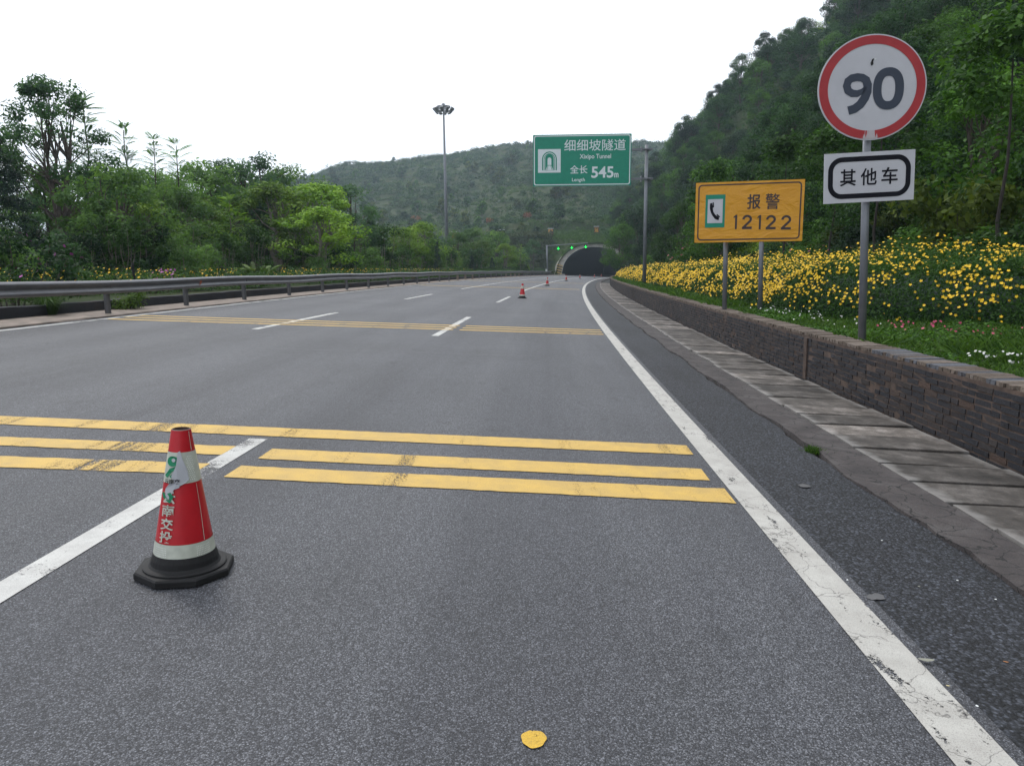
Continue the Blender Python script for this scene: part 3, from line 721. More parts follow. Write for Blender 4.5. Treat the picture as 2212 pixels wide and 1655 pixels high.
m = MB(); flat(m, [px9(*p_) for p_ in ((598, 460), (612, 456), (606, 480), (608, 498), (592, 508), (586, 488))], .0045, Fd, 0)
flat(m, [px9(*p_) for p_ in ((612, 457), (630, 455), (618, 470))], .0045, Fd, 1); m.obj('tear', [M_black, M_frame], dsc, off=tuple(s9.location))
Fp, wd, ht = frame_of(W(1779, 441.5, Y9 - .07), W(1973.5, 431.5, Y9 - .14), W(1779.5, 334, Y9 - .07))
m = MB(); m.prism([(0, 0), (wd, 0), (wd, ht), (0, ht)], -.012, 0, 0, Fp); pl = m.obj('sign_plate', M_signwhite, s9)
m = MB(); ring(m, rrect(.048, .05, wd - .048, ht - .05, .17, 10), rrect(.108, .110, wd - .108, ht - .110, .112, 10), .003, Fp)
for ch, fx in (('其', .175), ('他', .405), ('车', .635)):
    put_text(m, ch, (wd * fx, ht * .335, wd * (fx + .180), ht * .675), Fp, .003, .016)
m.obj('lettering', M_lblack, pl, off=tuple(s9.location))
m = MB()
for zz in (.35, .75): m.box(Fd(0, zz - .55, -.03), (.3, .04, .05))
m.box(Fp(wd / 2, ht / 2, -.03), (.3, .04, .05)); m.obj('bracket', M_steel, s9)

# ---------------------------------------------------------------- high mast light
YM = 113; b0 = W(967, 600, YM); t0 = W(958, 232, YM)
hm = empty('mast_light', (b0.x, YM, float(G(b0.x, YM))), 'tall high mast light with a crown of floodlights above the roadside trees', 'street light')
MB().tube([(b0.x, YM, hm.location.z - .2), ((b0.x + t0.x) / 2, YM, (hm.location.z + t0.z) / 2), (t0.x, YM, t0.z)], [.30, .22, .13], 12).obj('pole', M_pole, hm, smooth=True)
m = MB(); m.lathe([(1.0, -.25), (1.03, .0), (1.0, .0), (.97, -.25)], 20, c=(t0.x, YM, t0.z + .1)); m.lathe([(.12, .5), (.2, .5), (.28, .1), (.12, .1)], 10, c=(t0.x, YM, t0.z))
for k in range(6):
    a = k * math.pi / 3; m.tube([(t0.x, YM, t0.z), (t0.x + math.cos(a) * 1.0, YM + math.sin(a) * 1.0, t0.z)], .04, 6)
m.obj('ring_frame', M_steel, hm)
for k in range(10):
    a = k * math.pi / 5 + .2; c_, s_ = math.cos(a), math.sin(a); m = MB()
    cc = Vector((t0.x + c_ * 1.25, YM + s_ * 1.25, t0.z - .55))
    m.tube([(t0.x + c_ * .25, YM + s_ * .25, t0.z - .95), cc - Vector((c_, s_, 0)) * .25], .045, 6)
    T = Matrix.Rotation(a, 3, 'Z') @ Matrix.Rotation(R(-52), 3, 'Y'); m.box(cc, (.75, .42, .22), M=T); m.box(cc + Vector((c_ * .2, s_ * .2, .25)), (.3, .36, .3), M=T)
    m.obj('floodlight', M_steel, hm)

# ---------------------------------------------------------------- lane signal gantry
YS = 152; b0 = W(1183, 597, YS); t0 = W(1181, 531, YS)
sg = empty('signal_gantry', (b0.x, YS, float(G(b0.x, YS))), 'grey cantilever gantry with three green lane arrows before the tunnel', 'signal gantry')
MB().tube([(b0.x, YS, sg.location.z - .2), (t0.x, YS, t0.z + .1)], .17, 12).obj('pole', M_pole, sg, smooth=True)
e0 = W(1266, 525.5, YS)
MB().tube([(t0.x, YS, t0.z - .15), (t0.x + .5, YS, t0.z), (e0.x + .4, YS, e0.z)], .075, 8).obj('arm', M_pole, sg)
MB().box((b0.x - .25, YS - .1, b0.z + 1.1), (.35, .3, .7)).obj('control_box', M_frame, sg)
for px_, py_c in ((1206, 537), (1235, 535.3), (1265, 533.4)):
    c_ = W(px_, py_c, YS - .1); m = MB(); m.box(c_, (.62, .2, .72)); m.box(c_ + Vector((0, .1, .5)), (.08, .08, .5)); hs_ = m.obj('signal_head', M_black, sg)
    Fs = lambda x, y, z: c_ + Vector((x, -.11 - z, y)); m = MB()
    stroke(m, [(0, .28), (0, -.2)], .11, 0, Fs); stroke(m, [(-.24, .02), (0, -.24), (.24, .02)], .12, .004, Fs)
    m.obj('green_arrow', M_arrow, hs_, off=tuple(sg.location))

# ---------------------------------------------------------------- tunnel portal
tn = empty('tunnel_portal', (float(xr(TY)) + UC, TY, float(zy(TY))), 'stone arched tunnel mouth, dark inside, at the end of the road', 'tunnel')
O_ = Vector(tn.location); hd = 2 * .000533 * 165
n = 40
def in_arch(t_, hw=7.4, h=6.75):               # t_ 0..1 from left foot over the crown to the right foot
    a = math.pi * (1 - t_); c_, s_ = math.cos(a), math.sin(a)
    return hw * math.copysign(abs(c_) ** .9, c_), h * max(s_, 0) ** .85
m = MB(); pts = []
for k in range(n + 1):
    t_ = k / n; x, z = in_arch(t_); th = .85 + .75 * abs(2 * t_ - 1) ** 1.5
    d_ = Vector((x / 7.4 * .9, z / 6.75)); d_.normalize(); j = random.uniform(-.09, .12)
    xo, zo = x + d_.x * (th + j), z + d_.y * (th + j)
    lean = .35 * (1 - z / 7)
    z_ = lambda v: v
    pts.append([(x, -lean, z), (xo, -lean + .1, zo), (xo, 2.5, zo - .1), (x, 2.5, z)])
vs_ = [tuple(O_ + Vector(q)) for p_ in pts for q in p_]; fs_ = [(4 * k + a, 4 * k + (a + 1) % 4, 4 * k + 4 + (a + 1) % 4, 4 * k + 4 + a) for k in range(n) for a in range(4)]
m.add(vs_, fs_)
for s_ in (-1, 1): m.box(O_ + Vector((s_ * 8.1, .6, -.9)), (1.6, 2.6, 2.2))
m.obj('stone_ring', M_stone, tn)
m = MB(); ch = M_lblack
for k in range(0, 9):
    t_ = .012 + k * .0125; x, z = in_arch(t_); th = .8
    a_, b_ = in_arch(t_), in_arch(t_ + .006); z0 = .35 + k * .28
    m.add([O_ + Vector(q) for q in ((-7.5 - .95, -.38, z0 + .35), (-7.5 - .95, -.38, z0 + .5), (-7.38 + .04 * k, -.39, z0 + .13), (-7.38 + .04 * k, -.39, z0 - .02))], [(0, 1, 2, 3)], k % 2)
m.obj('chevron_marker', [M_yellow_flat, M_lblack], tn)
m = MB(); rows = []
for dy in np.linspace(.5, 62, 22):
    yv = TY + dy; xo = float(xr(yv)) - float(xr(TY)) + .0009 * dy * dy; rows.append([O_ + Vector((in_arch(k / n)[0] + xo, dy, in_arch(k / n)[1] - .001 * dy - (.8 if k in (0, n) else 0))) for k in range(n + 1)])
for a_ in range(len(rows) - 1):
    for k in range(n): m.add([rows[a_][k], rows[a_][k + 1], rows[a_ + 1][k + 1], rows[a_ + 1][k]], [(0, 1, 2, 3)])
m.add(rows[-1], [tuple(range(n + 1))]); m.obj('lining', M_liner, tn)  # added end face closes the bore to keep it dark
for k in range(14):
    r_ = rows[min(len(rows) - 1, 2 + k)]; q = r_[28] + Vector((-.25, 0, -.1)); MB().box(q, (.18, .5, .08)).obj('lamp', M_lampw, tn)
MB().box(O_ + Vector((-7.3, -1.3, .35)), (.9, 1.6, 1.1)).obj('end_pier', M_stone, tn)
# guardrail end panel is the pier; letters on frames above the mouth
for chx, px_, py_c, sz, lab in (('细', 981, 509, 1.35, 'pale topped frame half hidden in trees beside the mast light, farthest left of the letters'), ('坡', 1084, 504.5, 1.35, 'leftmost yellow character on a white topped frame on the slope above the tunnel'),
                           ('隧', 1189.5, 501.5, 1.35, 'yellow character in a frame on the slope above the tunnel, between the two others'),
                           ('道', 1288.5, 496.5, 1.25, 'rightmost yellow character in a frame above the tunnel mouth')):
    Yc = 188; c_ = W(px_, py_c, Yc); gz = float(G(c_.x, Yc))
    e = empty('tunnel_letter', (c_.x, Yc, gz), lab, 'letter sign', 'characters above the tunnel')
    m = MB(); h = sz * .62; w_ = sz * .5
    m.box(c_ + Vector((0, 0, h)), (w_ * 2 + .1, .12, .12)); m.obj('top_bar', M_frame, e)
    m = MB()
    for s_ in (-1, 1): m.box(((c_.x + s_ * w_), Yc, (gz - .3 + c_.z + h) / 2), (.07, .07, c_.z + h - gz + .3))
    m.box(c_ + Vector((0, .06, 0)), (w_ * 2, .03, h * 2)); m.obj('frame', plain('rusty_frame', (.05, .035, .03)), e)
    m = MB(); put_text(m, chx, (-w_ * .85, -h * .85, w_ * .85, h * .8), lambda x, y, z: c_ + Vector((x, -.02 - z, y)), .02, .03); m.obj('character', M_letter, e)

# ---------------------------------------------------------------- traffic cones
def cr(z): return .148 - (.148 - .040) * z / .70
def cone(u, y, label, rz=0, detail=False, z=0.0, lean=0):
    q = P(u, y, 0); e = empty('traffic_cone', (q[0], q[1], q[2] + .005), label, 'traffic cone', 'traffic cones along the lane line')
    m = MB(); n8 = []
    for k in range(8):
        a = R(22.5 + 45 * k); n8.append((.222 * math.cos(a), .222 * math.sin(a)))
    c8 = [(x * .97, y_ * .97) for x, y_ in n8]
    m.add([(x, y_, 0) for x, y_ in n8] + [(x, y_, .026) for x, y_ in n8] + [(x, y_, .034) for x, y_ in c8], [tuple(range(7, -1, -1)), tuple(range(16, 24))] + [(i, (i + 1) % 8, 8 + (i + 1) % 8, 8 + i) for i in range(8)] + [(8 + i, 8 + (i + 1) % 8, 16 + (i + 1) % 8, 16 + i) for i in range(8)])
    m.lathe([(.184, .033), (.184, .042), (.178, .045), (.158, .046), (.150, .056), (.146, .08), (.134, .112)], 40)
    link('base', m.mesh('base'), M_black, e)
    def seg(z0, z1, name, mat, t_=.0):
        mm = MB(); mm.lathe([(cr(z0) + .002 + t_, z0), (cr(z1) + .002 + t_, z1)], 40); return link(name, mm.mesh(name, True), mat, e)
    s1 = seg(.105, .172, 'lower_band', M_band, .002); body = seg(.172, .455, 'sleeve', M_red); s2 = seg(.455, .60, 'upper_band', M_band, .001); tp_ = seg(.60, .70, 'tip', M_red)
    mm = MB(); mm.lathe([(cr(.70) + .002, .70), (cr(.70) - .004, .703), (cr(.70) - .006, .62), (0, .62)], 24); link('top_rim', mm.mesh('top_rim'), plain('scuffed_rubber', (.06, .035, .03)) if detail else M_black, e)
    def onc(az, zc, off):                      # local (x right, y up) on the cone skin, centred at azimuth az, height zc
        def F(x, y_, z_):
            h = zc + y_ * .985; r_ = cr(h) + off + z_; a = az + x / cr(zc); return (r_ * math.cos(a), r_ * math.sin(a), h)
        return F
    if detail:
        az = R(-64 - 42) - rz
        mm = MB()
        for k, ch in enumerate('云南交投'):
            F = onc(az, .392 - k * .061, .0085); wch = .060 + .002 * k; put_text(mm, ch, (-wch / 2, -.028, wch / 2, .028), F, 0, .018)
        link('lettering', mm.mesh('lettering'), M_band, body)
        F = onc(R(-64 - 38) - rz, .53, .0065); mm = MB()
        flat(mm, [(.030 * math.cos(a), .030 * .8 * math.sin(a) + .03) for a in np.linspace(0, 2 * math.pi, 20, endpoint=False)], 0, F)
        stroke(mm, [(-.028, -.045), (-.005, -.012), (.026, .0)], .018, 0, F); stroke(mm, [(-.005, -.045), (.01, -.028), (.028, -.022)], .011, 0, F)
        stroke(mm, [(-.03, -.12), (-.02, -.14), (.0, -.16), (.006, -.135), (-.004, -.118)], .014, .003, F)
        link('logo', mm.mesh('logo'), M_logo, s2)
        mm = MB(); flat(mm, [(.009 * math.cos(a) + .006, .009 * math.sin(a) + .036) for a in np.linspace(0, 2 * math.pi, 12, endpoint=False)], .002, F)
        F = onc(R(-64 - 12) - rz, .52, .010)
        flat(mm, [(-.018, -.055), (-.03, -.03), (-.012, .02), (-.006, .085), (.004, .09), (.014, .05), (.03, .0), (.034, -.045), (.02, -.062), (.0, -.075)], .0, F)
        F2 = onc(R(-64 - 38) - rz, .44, .009); flat(mm, [(-.02, -.05), (-.025, -.01), (-.005, .02), (.03, .025), (.038, .0), (.015, -.01), (.006, -.045), (-.008, -.06)], 0, F2)
        link('torn_film', mm.mesh('torn_film'), plain('grey_torn_film', (.38, .39, .42), .5), s2)
        mm = MB(); put_text(mm, '云南交', (-.034, -.011, .032, .012), onc(R(-64 - 33) - rz, .468, .013), 0, .02)
        link('small_lettering', mm.mesh('small_lettering'), M_lblack, s2)
        mm = MB()
        for k in range(9):                    # beaded texture of the reflective bands
            for j in range(5):
                for az2 in (-55, 35):
                    F = onc(R(-64 + az2) - rz, .138, .005); flat(mm, [(k * .008 - .03 + a_, j * .010 - .022 + b_) for a_, b_ in ((-.0015, -.0015), (.0015, -.0015), (.0015, .0015), (-.0015, .0015))], 0, F)
        for k in range(4):
            for j in range(12):
                F = onc(R(-64 + 28) - rz, .528, .004); flat(mm, [(k * .008 - .014 + a_ + (j % 2) * .004, j * .010 - .058 + b_) for a_, b_ in ((-.0015, -.0015), (.0015, -.0015), (.0015, .0015), (-.0015, .0015))], 0, F)
        link('reflective_beads', mm.mesh('reflective_beads'), plain('bright_bead', (.85, .86, .85), .3), s1)
        mm = MB(); F = onc(R(-64 + 42) - rz, .31, .004); stroke(mm, [(-.002, -.135), (.001, 0), (-.001, .14)], .0025, 0, F)
        F = onc(R(-64 + 42) - rz, .65, .004); stroke(mm, [(0, -.045), (0, .045)], .0025, 0, F); link('seam', mm.mesh('seam'), M_band, body)
    e.rotation_euler = (lean, math.atan(SX), rz); e.scale = (1, 1, .975)
    return e
cu_, cy_ = WR(401, 1233)
cone(cu_, cy_, 'nearest traffic cone, red with white bands and vertical characters, black rubber base', R(12), True)
for (px_, py_c, lab) in ((1128, 644.5, 'second traffic cone from the camera, on the lane line gap'), (1182, 618, 'third traffic cone, leaning slightly beside the solid white line'),
                         (1223, 607.2, 'small distant traffic cone, fourth from the camera, below the lane arrows'), (1252.6, 602.2, 'fifth traffic cone, small in front of the dark tunnel mouth'),
                         (1284, 600.4, 'sixth traffic cone, tiny, inside the tunnel mouth')):
    u_, y_ = WR(px_, py_c); cone(u_, y_, lab, R(random.uniform(0, 60)), lean=R(1.5) if px_ == 1182 else 0)
cone(-2.2, 156, 'farthest traffic cone, tiniest, at the right of the tunnel mouth', 0)

# ================================================================ vegetation
def unit(v): return v / np.maximum(np.linalg.norm(v, axis=-1, keepdims=True), 1e-9)
def leaves(C, N, S, asp=.5, fold=.0, droop=None):
    """rhombic leaves: centres C, normals N, half-length S -> (n, 4, 3)"""
    n = len(C); r = rng.normal(size=(n, 3))
    if droop is not None: r = r + droop
    A = unit(r - N * (r * N).sum(-1, keepdims=True)); B = np.cross(N, A); S = S[:, None]
    w_ = S * asp
    return np.stack([C - A * S, C + B * w_ + N * w_ * fold, C + A * S, C - B * w_ + N * w_ * fold], 1)
def clump(c, r, n, size, tint, flat_=.8, up=.7, hollow=.45, szv=.35):
    d = unit(rng.normal(size=(n, 3))); rad = r * (hollow + (1 - hollow) * rng.random(n) ** .6) * (.8 + .35 * rng.random(n))
    C = np.array(c) + d * rad[:, None] * np.array([1, 1, flat_])
    N = unit(d * .7 + np.array([0, 0, up]) + rng.normal(size=(n, 3)) * .55)
    S = size * (1 + szv * rng.normal(size=n).clip(-1.5, 1.5))
    T = np.clip(tint + rng.normal(size=n) * .16, 0, 1)
    return C, N, S, T
def frond(base, d, L, n, size, tint, droop=.35):
    """feather leaf: paired leaflets along a drooping midrib"""
    d = np.array(d, float); d /= np.linalg.norm(d); t = np.linspace(.15, 1, n)
    ctr = np.array(base) + d * (t * L)[:, None] + np.array([0, 0, -1]) * (droop * L * t ** 2)[:, None]
    side = np.cross(d, [0, 0, 1.0]); side /= max(np.linalg.norm(side), 1e-6)
    ln = size * np.sin(np.pi * (t * .85 + .1)) + size * .15; V = []
    for s_ in (-1, 1):
        a = side * s_ * .9 + d * .42; a = a / np.linalg.norm(a); nb = np.array([0, 0, 1.0]) + rng.normal(size=3) * .2
        b = np.cross(nb, a); b /= np.linalg.norm(b); w_ = ln[:, None] * .15
        a2 = a + np.array([0, 0, -.25])
        V.append(np.stack([ctr, ctr + a2 * ln[:, None] * .5 + b * w_, ctr + a2 * ln[:, None], ctr + a2 * ln[:, None] * .5 - b * w_], 1))
    V = np.concatenate(V); return V, np.clip(np.full(len(V), tint) + rng.normal(size=len(V)) * .08, 0, 1)
def limb(m, a, b, r0, r1, wob=.1, k=4):
    a, b = Vector(a), Vector(b); L = (b - a).length; pts = []
    for i in range(k + 1):
        t_ = i / k; p = a.lerp(b, t_)
        if 0 < i < k: p += Vector([random.uniform(-1, 1) for _ in range(3)]) * wob * L * .5
        pts.append(p)
    m.tube(pts, [r0 + (r1 - r0) * i / k for i in range(k + 1)], 6, cap=False); return pts

def make_tree(name, label, cat, group, mat, bark, h=7, crown_r=2.6, crown_z0=.25, nclump=34, cr_=.75, nleaf=170, lsize=.09, shape=1.0, trunk_r=.12, forks=3, asp=.5, gap=.0, up=.7, limbs=True, flat_=.75, bright=None):
    root = empty(name, (0, 0, 0), label, cat, group)
    tr = MB(); sp = []
    for i in range(forks):
        a = 2 * math.pi * i / forks + random.uniform(-.5, .5); lean = random.uniform(.1, .35) * crown_r * (forks > 1)
        top = (math.cos(a) * lean, math.sin(a) * lean, h * random.uniform(.72, .9))
        sp.append(limb(tr, (math.cos(a) * trunk_r * .5, math.sin(a) * trunk_r * .5, -.3), top, trunk_r, trunk_r * .3, .06, 5))
    Cs, Ns, Ss, Ts = [], [], [], []
    for i in range(nclump):
        t_ = random.random() ** .8; z = h * (crown_z0 + (1 - crown_z0) * t_)
        prof = math.sin(math.pi * min(1, (t_ * .82 + .18))) ** .6 if shape == 1 else (1 - t_) ** .8 * .95 + .08
        a = random.uniform(0, 2 * math.pi); rr_ = crown_r * prof * (.35 + .65 * random.random() ** .5)
        c_ = (math.cos(a) * rr_, math.sin(a) * rr_, z - cr_ * .3)
        r_ = cr_ * random.uniform(.6, 1.25) * (1 if shape == 1 else (.5 + .6 * (1 - t_)))
        tint = random.uniform(.0, .8) + .2 * t_
        C, N, S, T = clump(c_, r_, int(nleaf * random.uniform(.7, 1.2)), lsize, tint, flat_, up)
        Cs.append(C); Ns.append(N); Ss.append(S); Ts.append(T)
        if limbs:
            s_ = random.choice(sp); q = s_[min(len(s_) - 1, max(1, int(len(s_) * min(.95, z / h * .8))))]
            if q.z < c_[2] + .5: limb(tr, q, c_, trunk_r * .28, .012, .12, 3)
    C = np.concatenate(Cs); N = np.concatenate(Ns); S = np.concatenate(Ss); T = np.concatenate(Ts)
    link('crown', quads_mesh('crown', leaves(C, N, S, asp, .25), T), mat, root)
    link('trunk', tr.mesh('trunk', True), bark, root)
    return root
def make_feather_tree(name, label, cat, group, mat, bark, h=8, nlev=16, fl=1.3, z0=.35, trunk_r=.06, tuft=True, n_leaflet=14, lf=.17, top=.5, wid=1.0, up0=.0):
    root = empty(name, (0, 0, 0), label, cat, group); tr = MB()
    pts = limb(tr, (0, 0, -.3), (random.uniform(-.3, .3), random.uniform(-.3, .3), h * .96), trunk_r, .015, .03, 7)
    Vs, Ts = [], []
    for i in range(nlev):
        t_ = z0 + (1 - z0) * i / (nlev - 1); k_ = t_ * (len(pts) - 1); q = pts[int(k_)].lerp(pts[min(len(pts) - 1, int(k_) + 1)], k_ % 1)
        for j in range(random.randint(5, 7)):
            a = random.uniform(0, 2 * math.pi); el = up0 + random.uniform(.15, .75) + .3 * (i == nlev - 1); L = fl * random.uniform(.7, 1.15) * (wid * (1 - t_) + top)
            b0_ = q; d = (math.cos(a) * math.cos(el), math.sin(a) * math.cos(el), math.sin(el))
            if L > 1.45:
                b1 = q + Vector(d) * L * .55; limb(tr, q, b1, trunk_r * .3, .01, .05, 2)
                for _ in range(5):
                    d2 = np.array(d) + rng.normal(size=3) * .5; V, T = frond(b1, d2, L * .6, n_leaflet, lf, random.uniform(.2, .8)); Vs.append(V); Ts.append(T)
            V, T = frond(b0_, d, L, n_leaflet, lf, random.uniform(.2, .9)); Vs.append(V); Ts.append(T)
    link('crown', quads_mesh('crown', np.concatenate(Vs), np.concatenate(Ts)), mat, root)
    link('trunk', tr.mesh('trunk', True), bark, root)
    return root
def make_shrub(name, label, cat, group, mat, h=1.6, r=1.0, n=14, nleaf=150, ls=.06, stems=6, asp=.5, cr_=.4, flower=None, nfl=0, fs=.05, up=.8, sparse=False, bark=None):
    root = empty(name, (0, 0, 0), label, cat, group); st = MB(); Cs, Ns, Ss, Ts = [], [], [], []
    for i in range(n):
        a = random.uniform(0, 2 * math.pi); t_ = random.random(); rr_ = r * math.sqrt(random.random()) * .8
        z = h * (.2 + .72 * t_ * (1 - .35 * rr_ / r)); c_ = (math.cos(a) * rr_, math.sin(a) * rr_, z)
        C, N, S, T = clump(c_, cr_ * random.uniform(.6, 1.2), nleaf, ls, random.uniform(.15, .75), .85, up, .3)
        Cs.append(C); Ns.append(N); Ss.append(S); Ts.append(T)
        if i < stems * 2: limb(st, (c_[0] * .25, c_[1] * .25, -.2), (c_[0], c_[1], c_[2] + .1), .022, .007, .08, 3)
    C = np.concatenate(Cs); N = np.concatenate(Ns); S = np.concatenate(Ss); T = np.concatenate(Ts)
    link('foliage', quads_mesh('foliage', leaves(C, N, S, asp, .25), T), mat, root)
    link('stem', st.mesh('stem', True), bark or M_bark, root)
    if flower:
        k = rng.integers(0, len(C), nfl); d = unit(N[k] + [0, -.6, .6]); o_ = C[k] * [1.08, 1.08, 1.04]
        link('flower', quads_mesh('flower', leaves(o_, d, np.full(nfl, fs), .9), rng.random(nfl)), flower, root)['kind'] = 'stuff'
    return root

# ---- prototypes (each moved to its first place, then copied)
def place(proto, x, y, s=1.0, label=None, group=None, rz=None, sink=.0, sz=None):
    z = float(G(x, y)) - sink; rz = random.uniform(0, 6.28) if rz is None else rz
    sc = (s, s, s * (sz or 1))
    if not proto.get('used'):
        proto['used'] = 1; proto.location = (x, y, z); proto.rotation_euler.z = rz; proto.scale = sc
        if label: proto['label'] = label
        if group: proto['group'] = group
        return proto
    return copy_tree(proto, (x, y, z), rz, sc, label, group)

broad = [make_tree('evergreen_tree', '', 'tree', 'dense trees on the right hillside', L_dark, M_bark, h=7, crown_r=2.7, nclump=50, cr_=.90, nleaf=330, lsize=.078, forks=2, crown_z0=.12),
         make_tree('evergreen_tree', '', 'tree', 'dense trees on the right hillside', L_mid, M_bark, h=6.5, crown_r=2.5, nclump=44, cr_=.82, nleaf=330, lsize=.074, forks=3, crown_z0=.15),
         make_tree('evergreen_tree', '', 'tree', 'dense trees on the right hillside', L_dark, M_bark, h=8.5, crown_r=2.3, nclump=50, cr_=.78, nleaf=300, lsize=.076, forks=1, crown_z0=.2)]
slim = make_tree('young_tree', '', 'tree', 'dense trees on the right hillside', L_slope, M_bark, h=6, crown_r=1.5, nclump=24, cr_=.6, nleaf=150, lsize=.09, forks=1, crown_z0=.3, trunk_r=.07)
rnd = [make_tree('roadside_tree', '', 'tree', 'trees behind the left guardrail', L_lmid, M_bark, h=6, crown_r=2.4, nclump=34, cr_=.75, nleaf=190, lsize=.085, forks=3, crown_z0=.3),
       make_tree('roadside_tree', '', 'tree', 'trees behind the left guardrail', L_lite, M_bark2, h=5, crown_r=2.0, nclump=30, cr_=.7, nleaf=190, lsize=.085, forks=3, crown_z0=.34, up=1.0, flat_=.6),
       make_tree('roadside_tree', '', 'tree', 'trees behind the left guardrail', L_ldark, M_bark, h=6, crown_r=1.9, nclump=24, cr_=.65, nleaf=180, lsize=.085, forks=2, crown_z0=.4)]
bigt = make_tree('tall_tree', '', 'tree', 'trees behind the left guardrail', L_ldark, M_bark, h=10.2, crown_r=3.0, nclump=52, cr_=.66, nleaf=210, lsize=.085, forks=4, crown_z0=.30, trunk_r=.16)
conif = make_tree('conifer_tree', '', 'tree', 'trees behind the left guardrail', L_conif, M_bark, h=7.5, crown_r=2.0, nclump=120, cr_=.62, nleaf=170, lsize=.075, forks=1, crown_z0=.02, shape=2, asp=.22, limbs=False)
feath = [make_feather_tree('feather_leaf_tree', '', 'tree', 'trees behind the left guardrail', L_feath, M_bark, h=8.5, nlev=14, fl=1.2, top=.7, wid=.8, lf=.13, up0=.25, z0=.45, n_leaflet=26),
         make_feather_tree('feather_leaf_tree', '', 'tree', 'trees behind the left guardrail', L_feath, M_bark, h=7.5, nlev=13, fl=1.15, z0=.45, top=.75, wid=.8, lf=.13, up0=.3, n_leaflet=26)]
locust = [make_feather_tree('light_green_tree', '', 'tree', 'trees behind the left guardrail', L_lite, M_bark2, h=4.6, nlev=12, fl=1.9, z0=.42, n_leaflet=12, lf=.22, top=.35, wid=1.3, trunk_r=.07),
          make_feather_tree('light_green_tree', '', 'tree', 'trees behind the left guardrail', L_lite, M_bark2, h=5.2, nlev=14, fl=1.7, z0=.38, n_leaflet=12, lf=.22, top=.5, wid=1.1, trunk_r=.07)]
thick = [make_shrub('thicket_shrub', '', 'shrub', 'shrubs in the thicket behind the guardrail', m_, h=hh, r=1.1, n=16, nleaf=130, ls=.06, stems=8, cr_=.42, bark=M_bark2) for m_, hh in ((L_lmid, 2.6), (L_mid, 3.0), (L_dark, 2.3))]
bush = [make_shrub('hillside_shrub', '', 'shrub', 'shrubs on the right slope', m_, h=hh, r=1.25, n=22, nleaf=230, ls=.055, stems=6, cr_=.5) for m_, hh in ((L_mid, 1.7), (L_dark, 2.0), (L_slope, 1.5), (L_olive, 1.9))]
fern = empty('fern_clump', (0, 0, 0), '', 'fern', 'arching ferns behind the guardrail')
Vs, Ts = [], []
for k in range(26):
    a = random.uniform(0, 6.28); el = random.uniform(.7, 1.35); V, T = frond((0, 0, .1), (math.cos(a) * math.cos(el), math.sin(a) * math.cos(el), math.sin(el)), random.uniform(1.3, 2.1), 26, .24, random.uniform(.3, 1), .5); Vs.append(V); Ts.append(T)
link('frond', quads_mesh('frond', np.concatenate(Vs), np.concatenate(Ts)), L_lite, fern)
fern_stem = MB(); fern_stem.tube([(0, 0, -.2), (0, 0, .3)], [.12, .07], 8); link('stem', fern_stem.mesh('stem'), M_bark, fern)
grassc = empty('tall_grass_clump', (0, 0, 0), '', 'grass clump', 'tall grass clumps on the right slope')
Vs = []; n = 420; a = rng.random(n) * 6.28; L = .7 + .6 * rng.random(n); out = .25 + .75 * rng.random(n)
b0_ = np.stack([np.cos(a) * .15, np.sin(a) * .15, np.zeros(n)], 1); d = np.stack([np.cos(a), np.sin(a), np.zeros(n)], 1); sd_ = np.stack([-np.sin(a), np.cos(a), np.zeros(n)], 1) * .008
m1 = b0_ + d * (L * out * .35)[:, None] + [0, 0, 1] * (L * .65)[:, None]; m2 = b0_ + d * (L * out)[:, None] + [0, 0, 1] * (L * (.95 - .5 * out))[:, None]
V = np.concatenate([np.stack([b0_ - sd_, b0_ + sd_, m1 + sd_, m1 - sd_], 1), np.stack([m1 - sd_, m1 + sd_, m2 + sd_ * .1, m2 - sd_ * .1], 1)])
link('blades', quads_mesh('blades', V, rng.random(len(V))), L_grass, grassc)

def at(px, Y):                                   # ground x under a photo column at depth Y
    return float((CAM.to_3x3() @ Vector(((px - 1106) / FPX, .155, -1))).x / (CAM.to_3x3() @ Vector(((px - 1106) / FPX, .155, -1))).y * Y)
def hgt(py, Y, x): return W(1106 + x / Y * 1580 * .99, py, Y).z - float(G(x, Y))

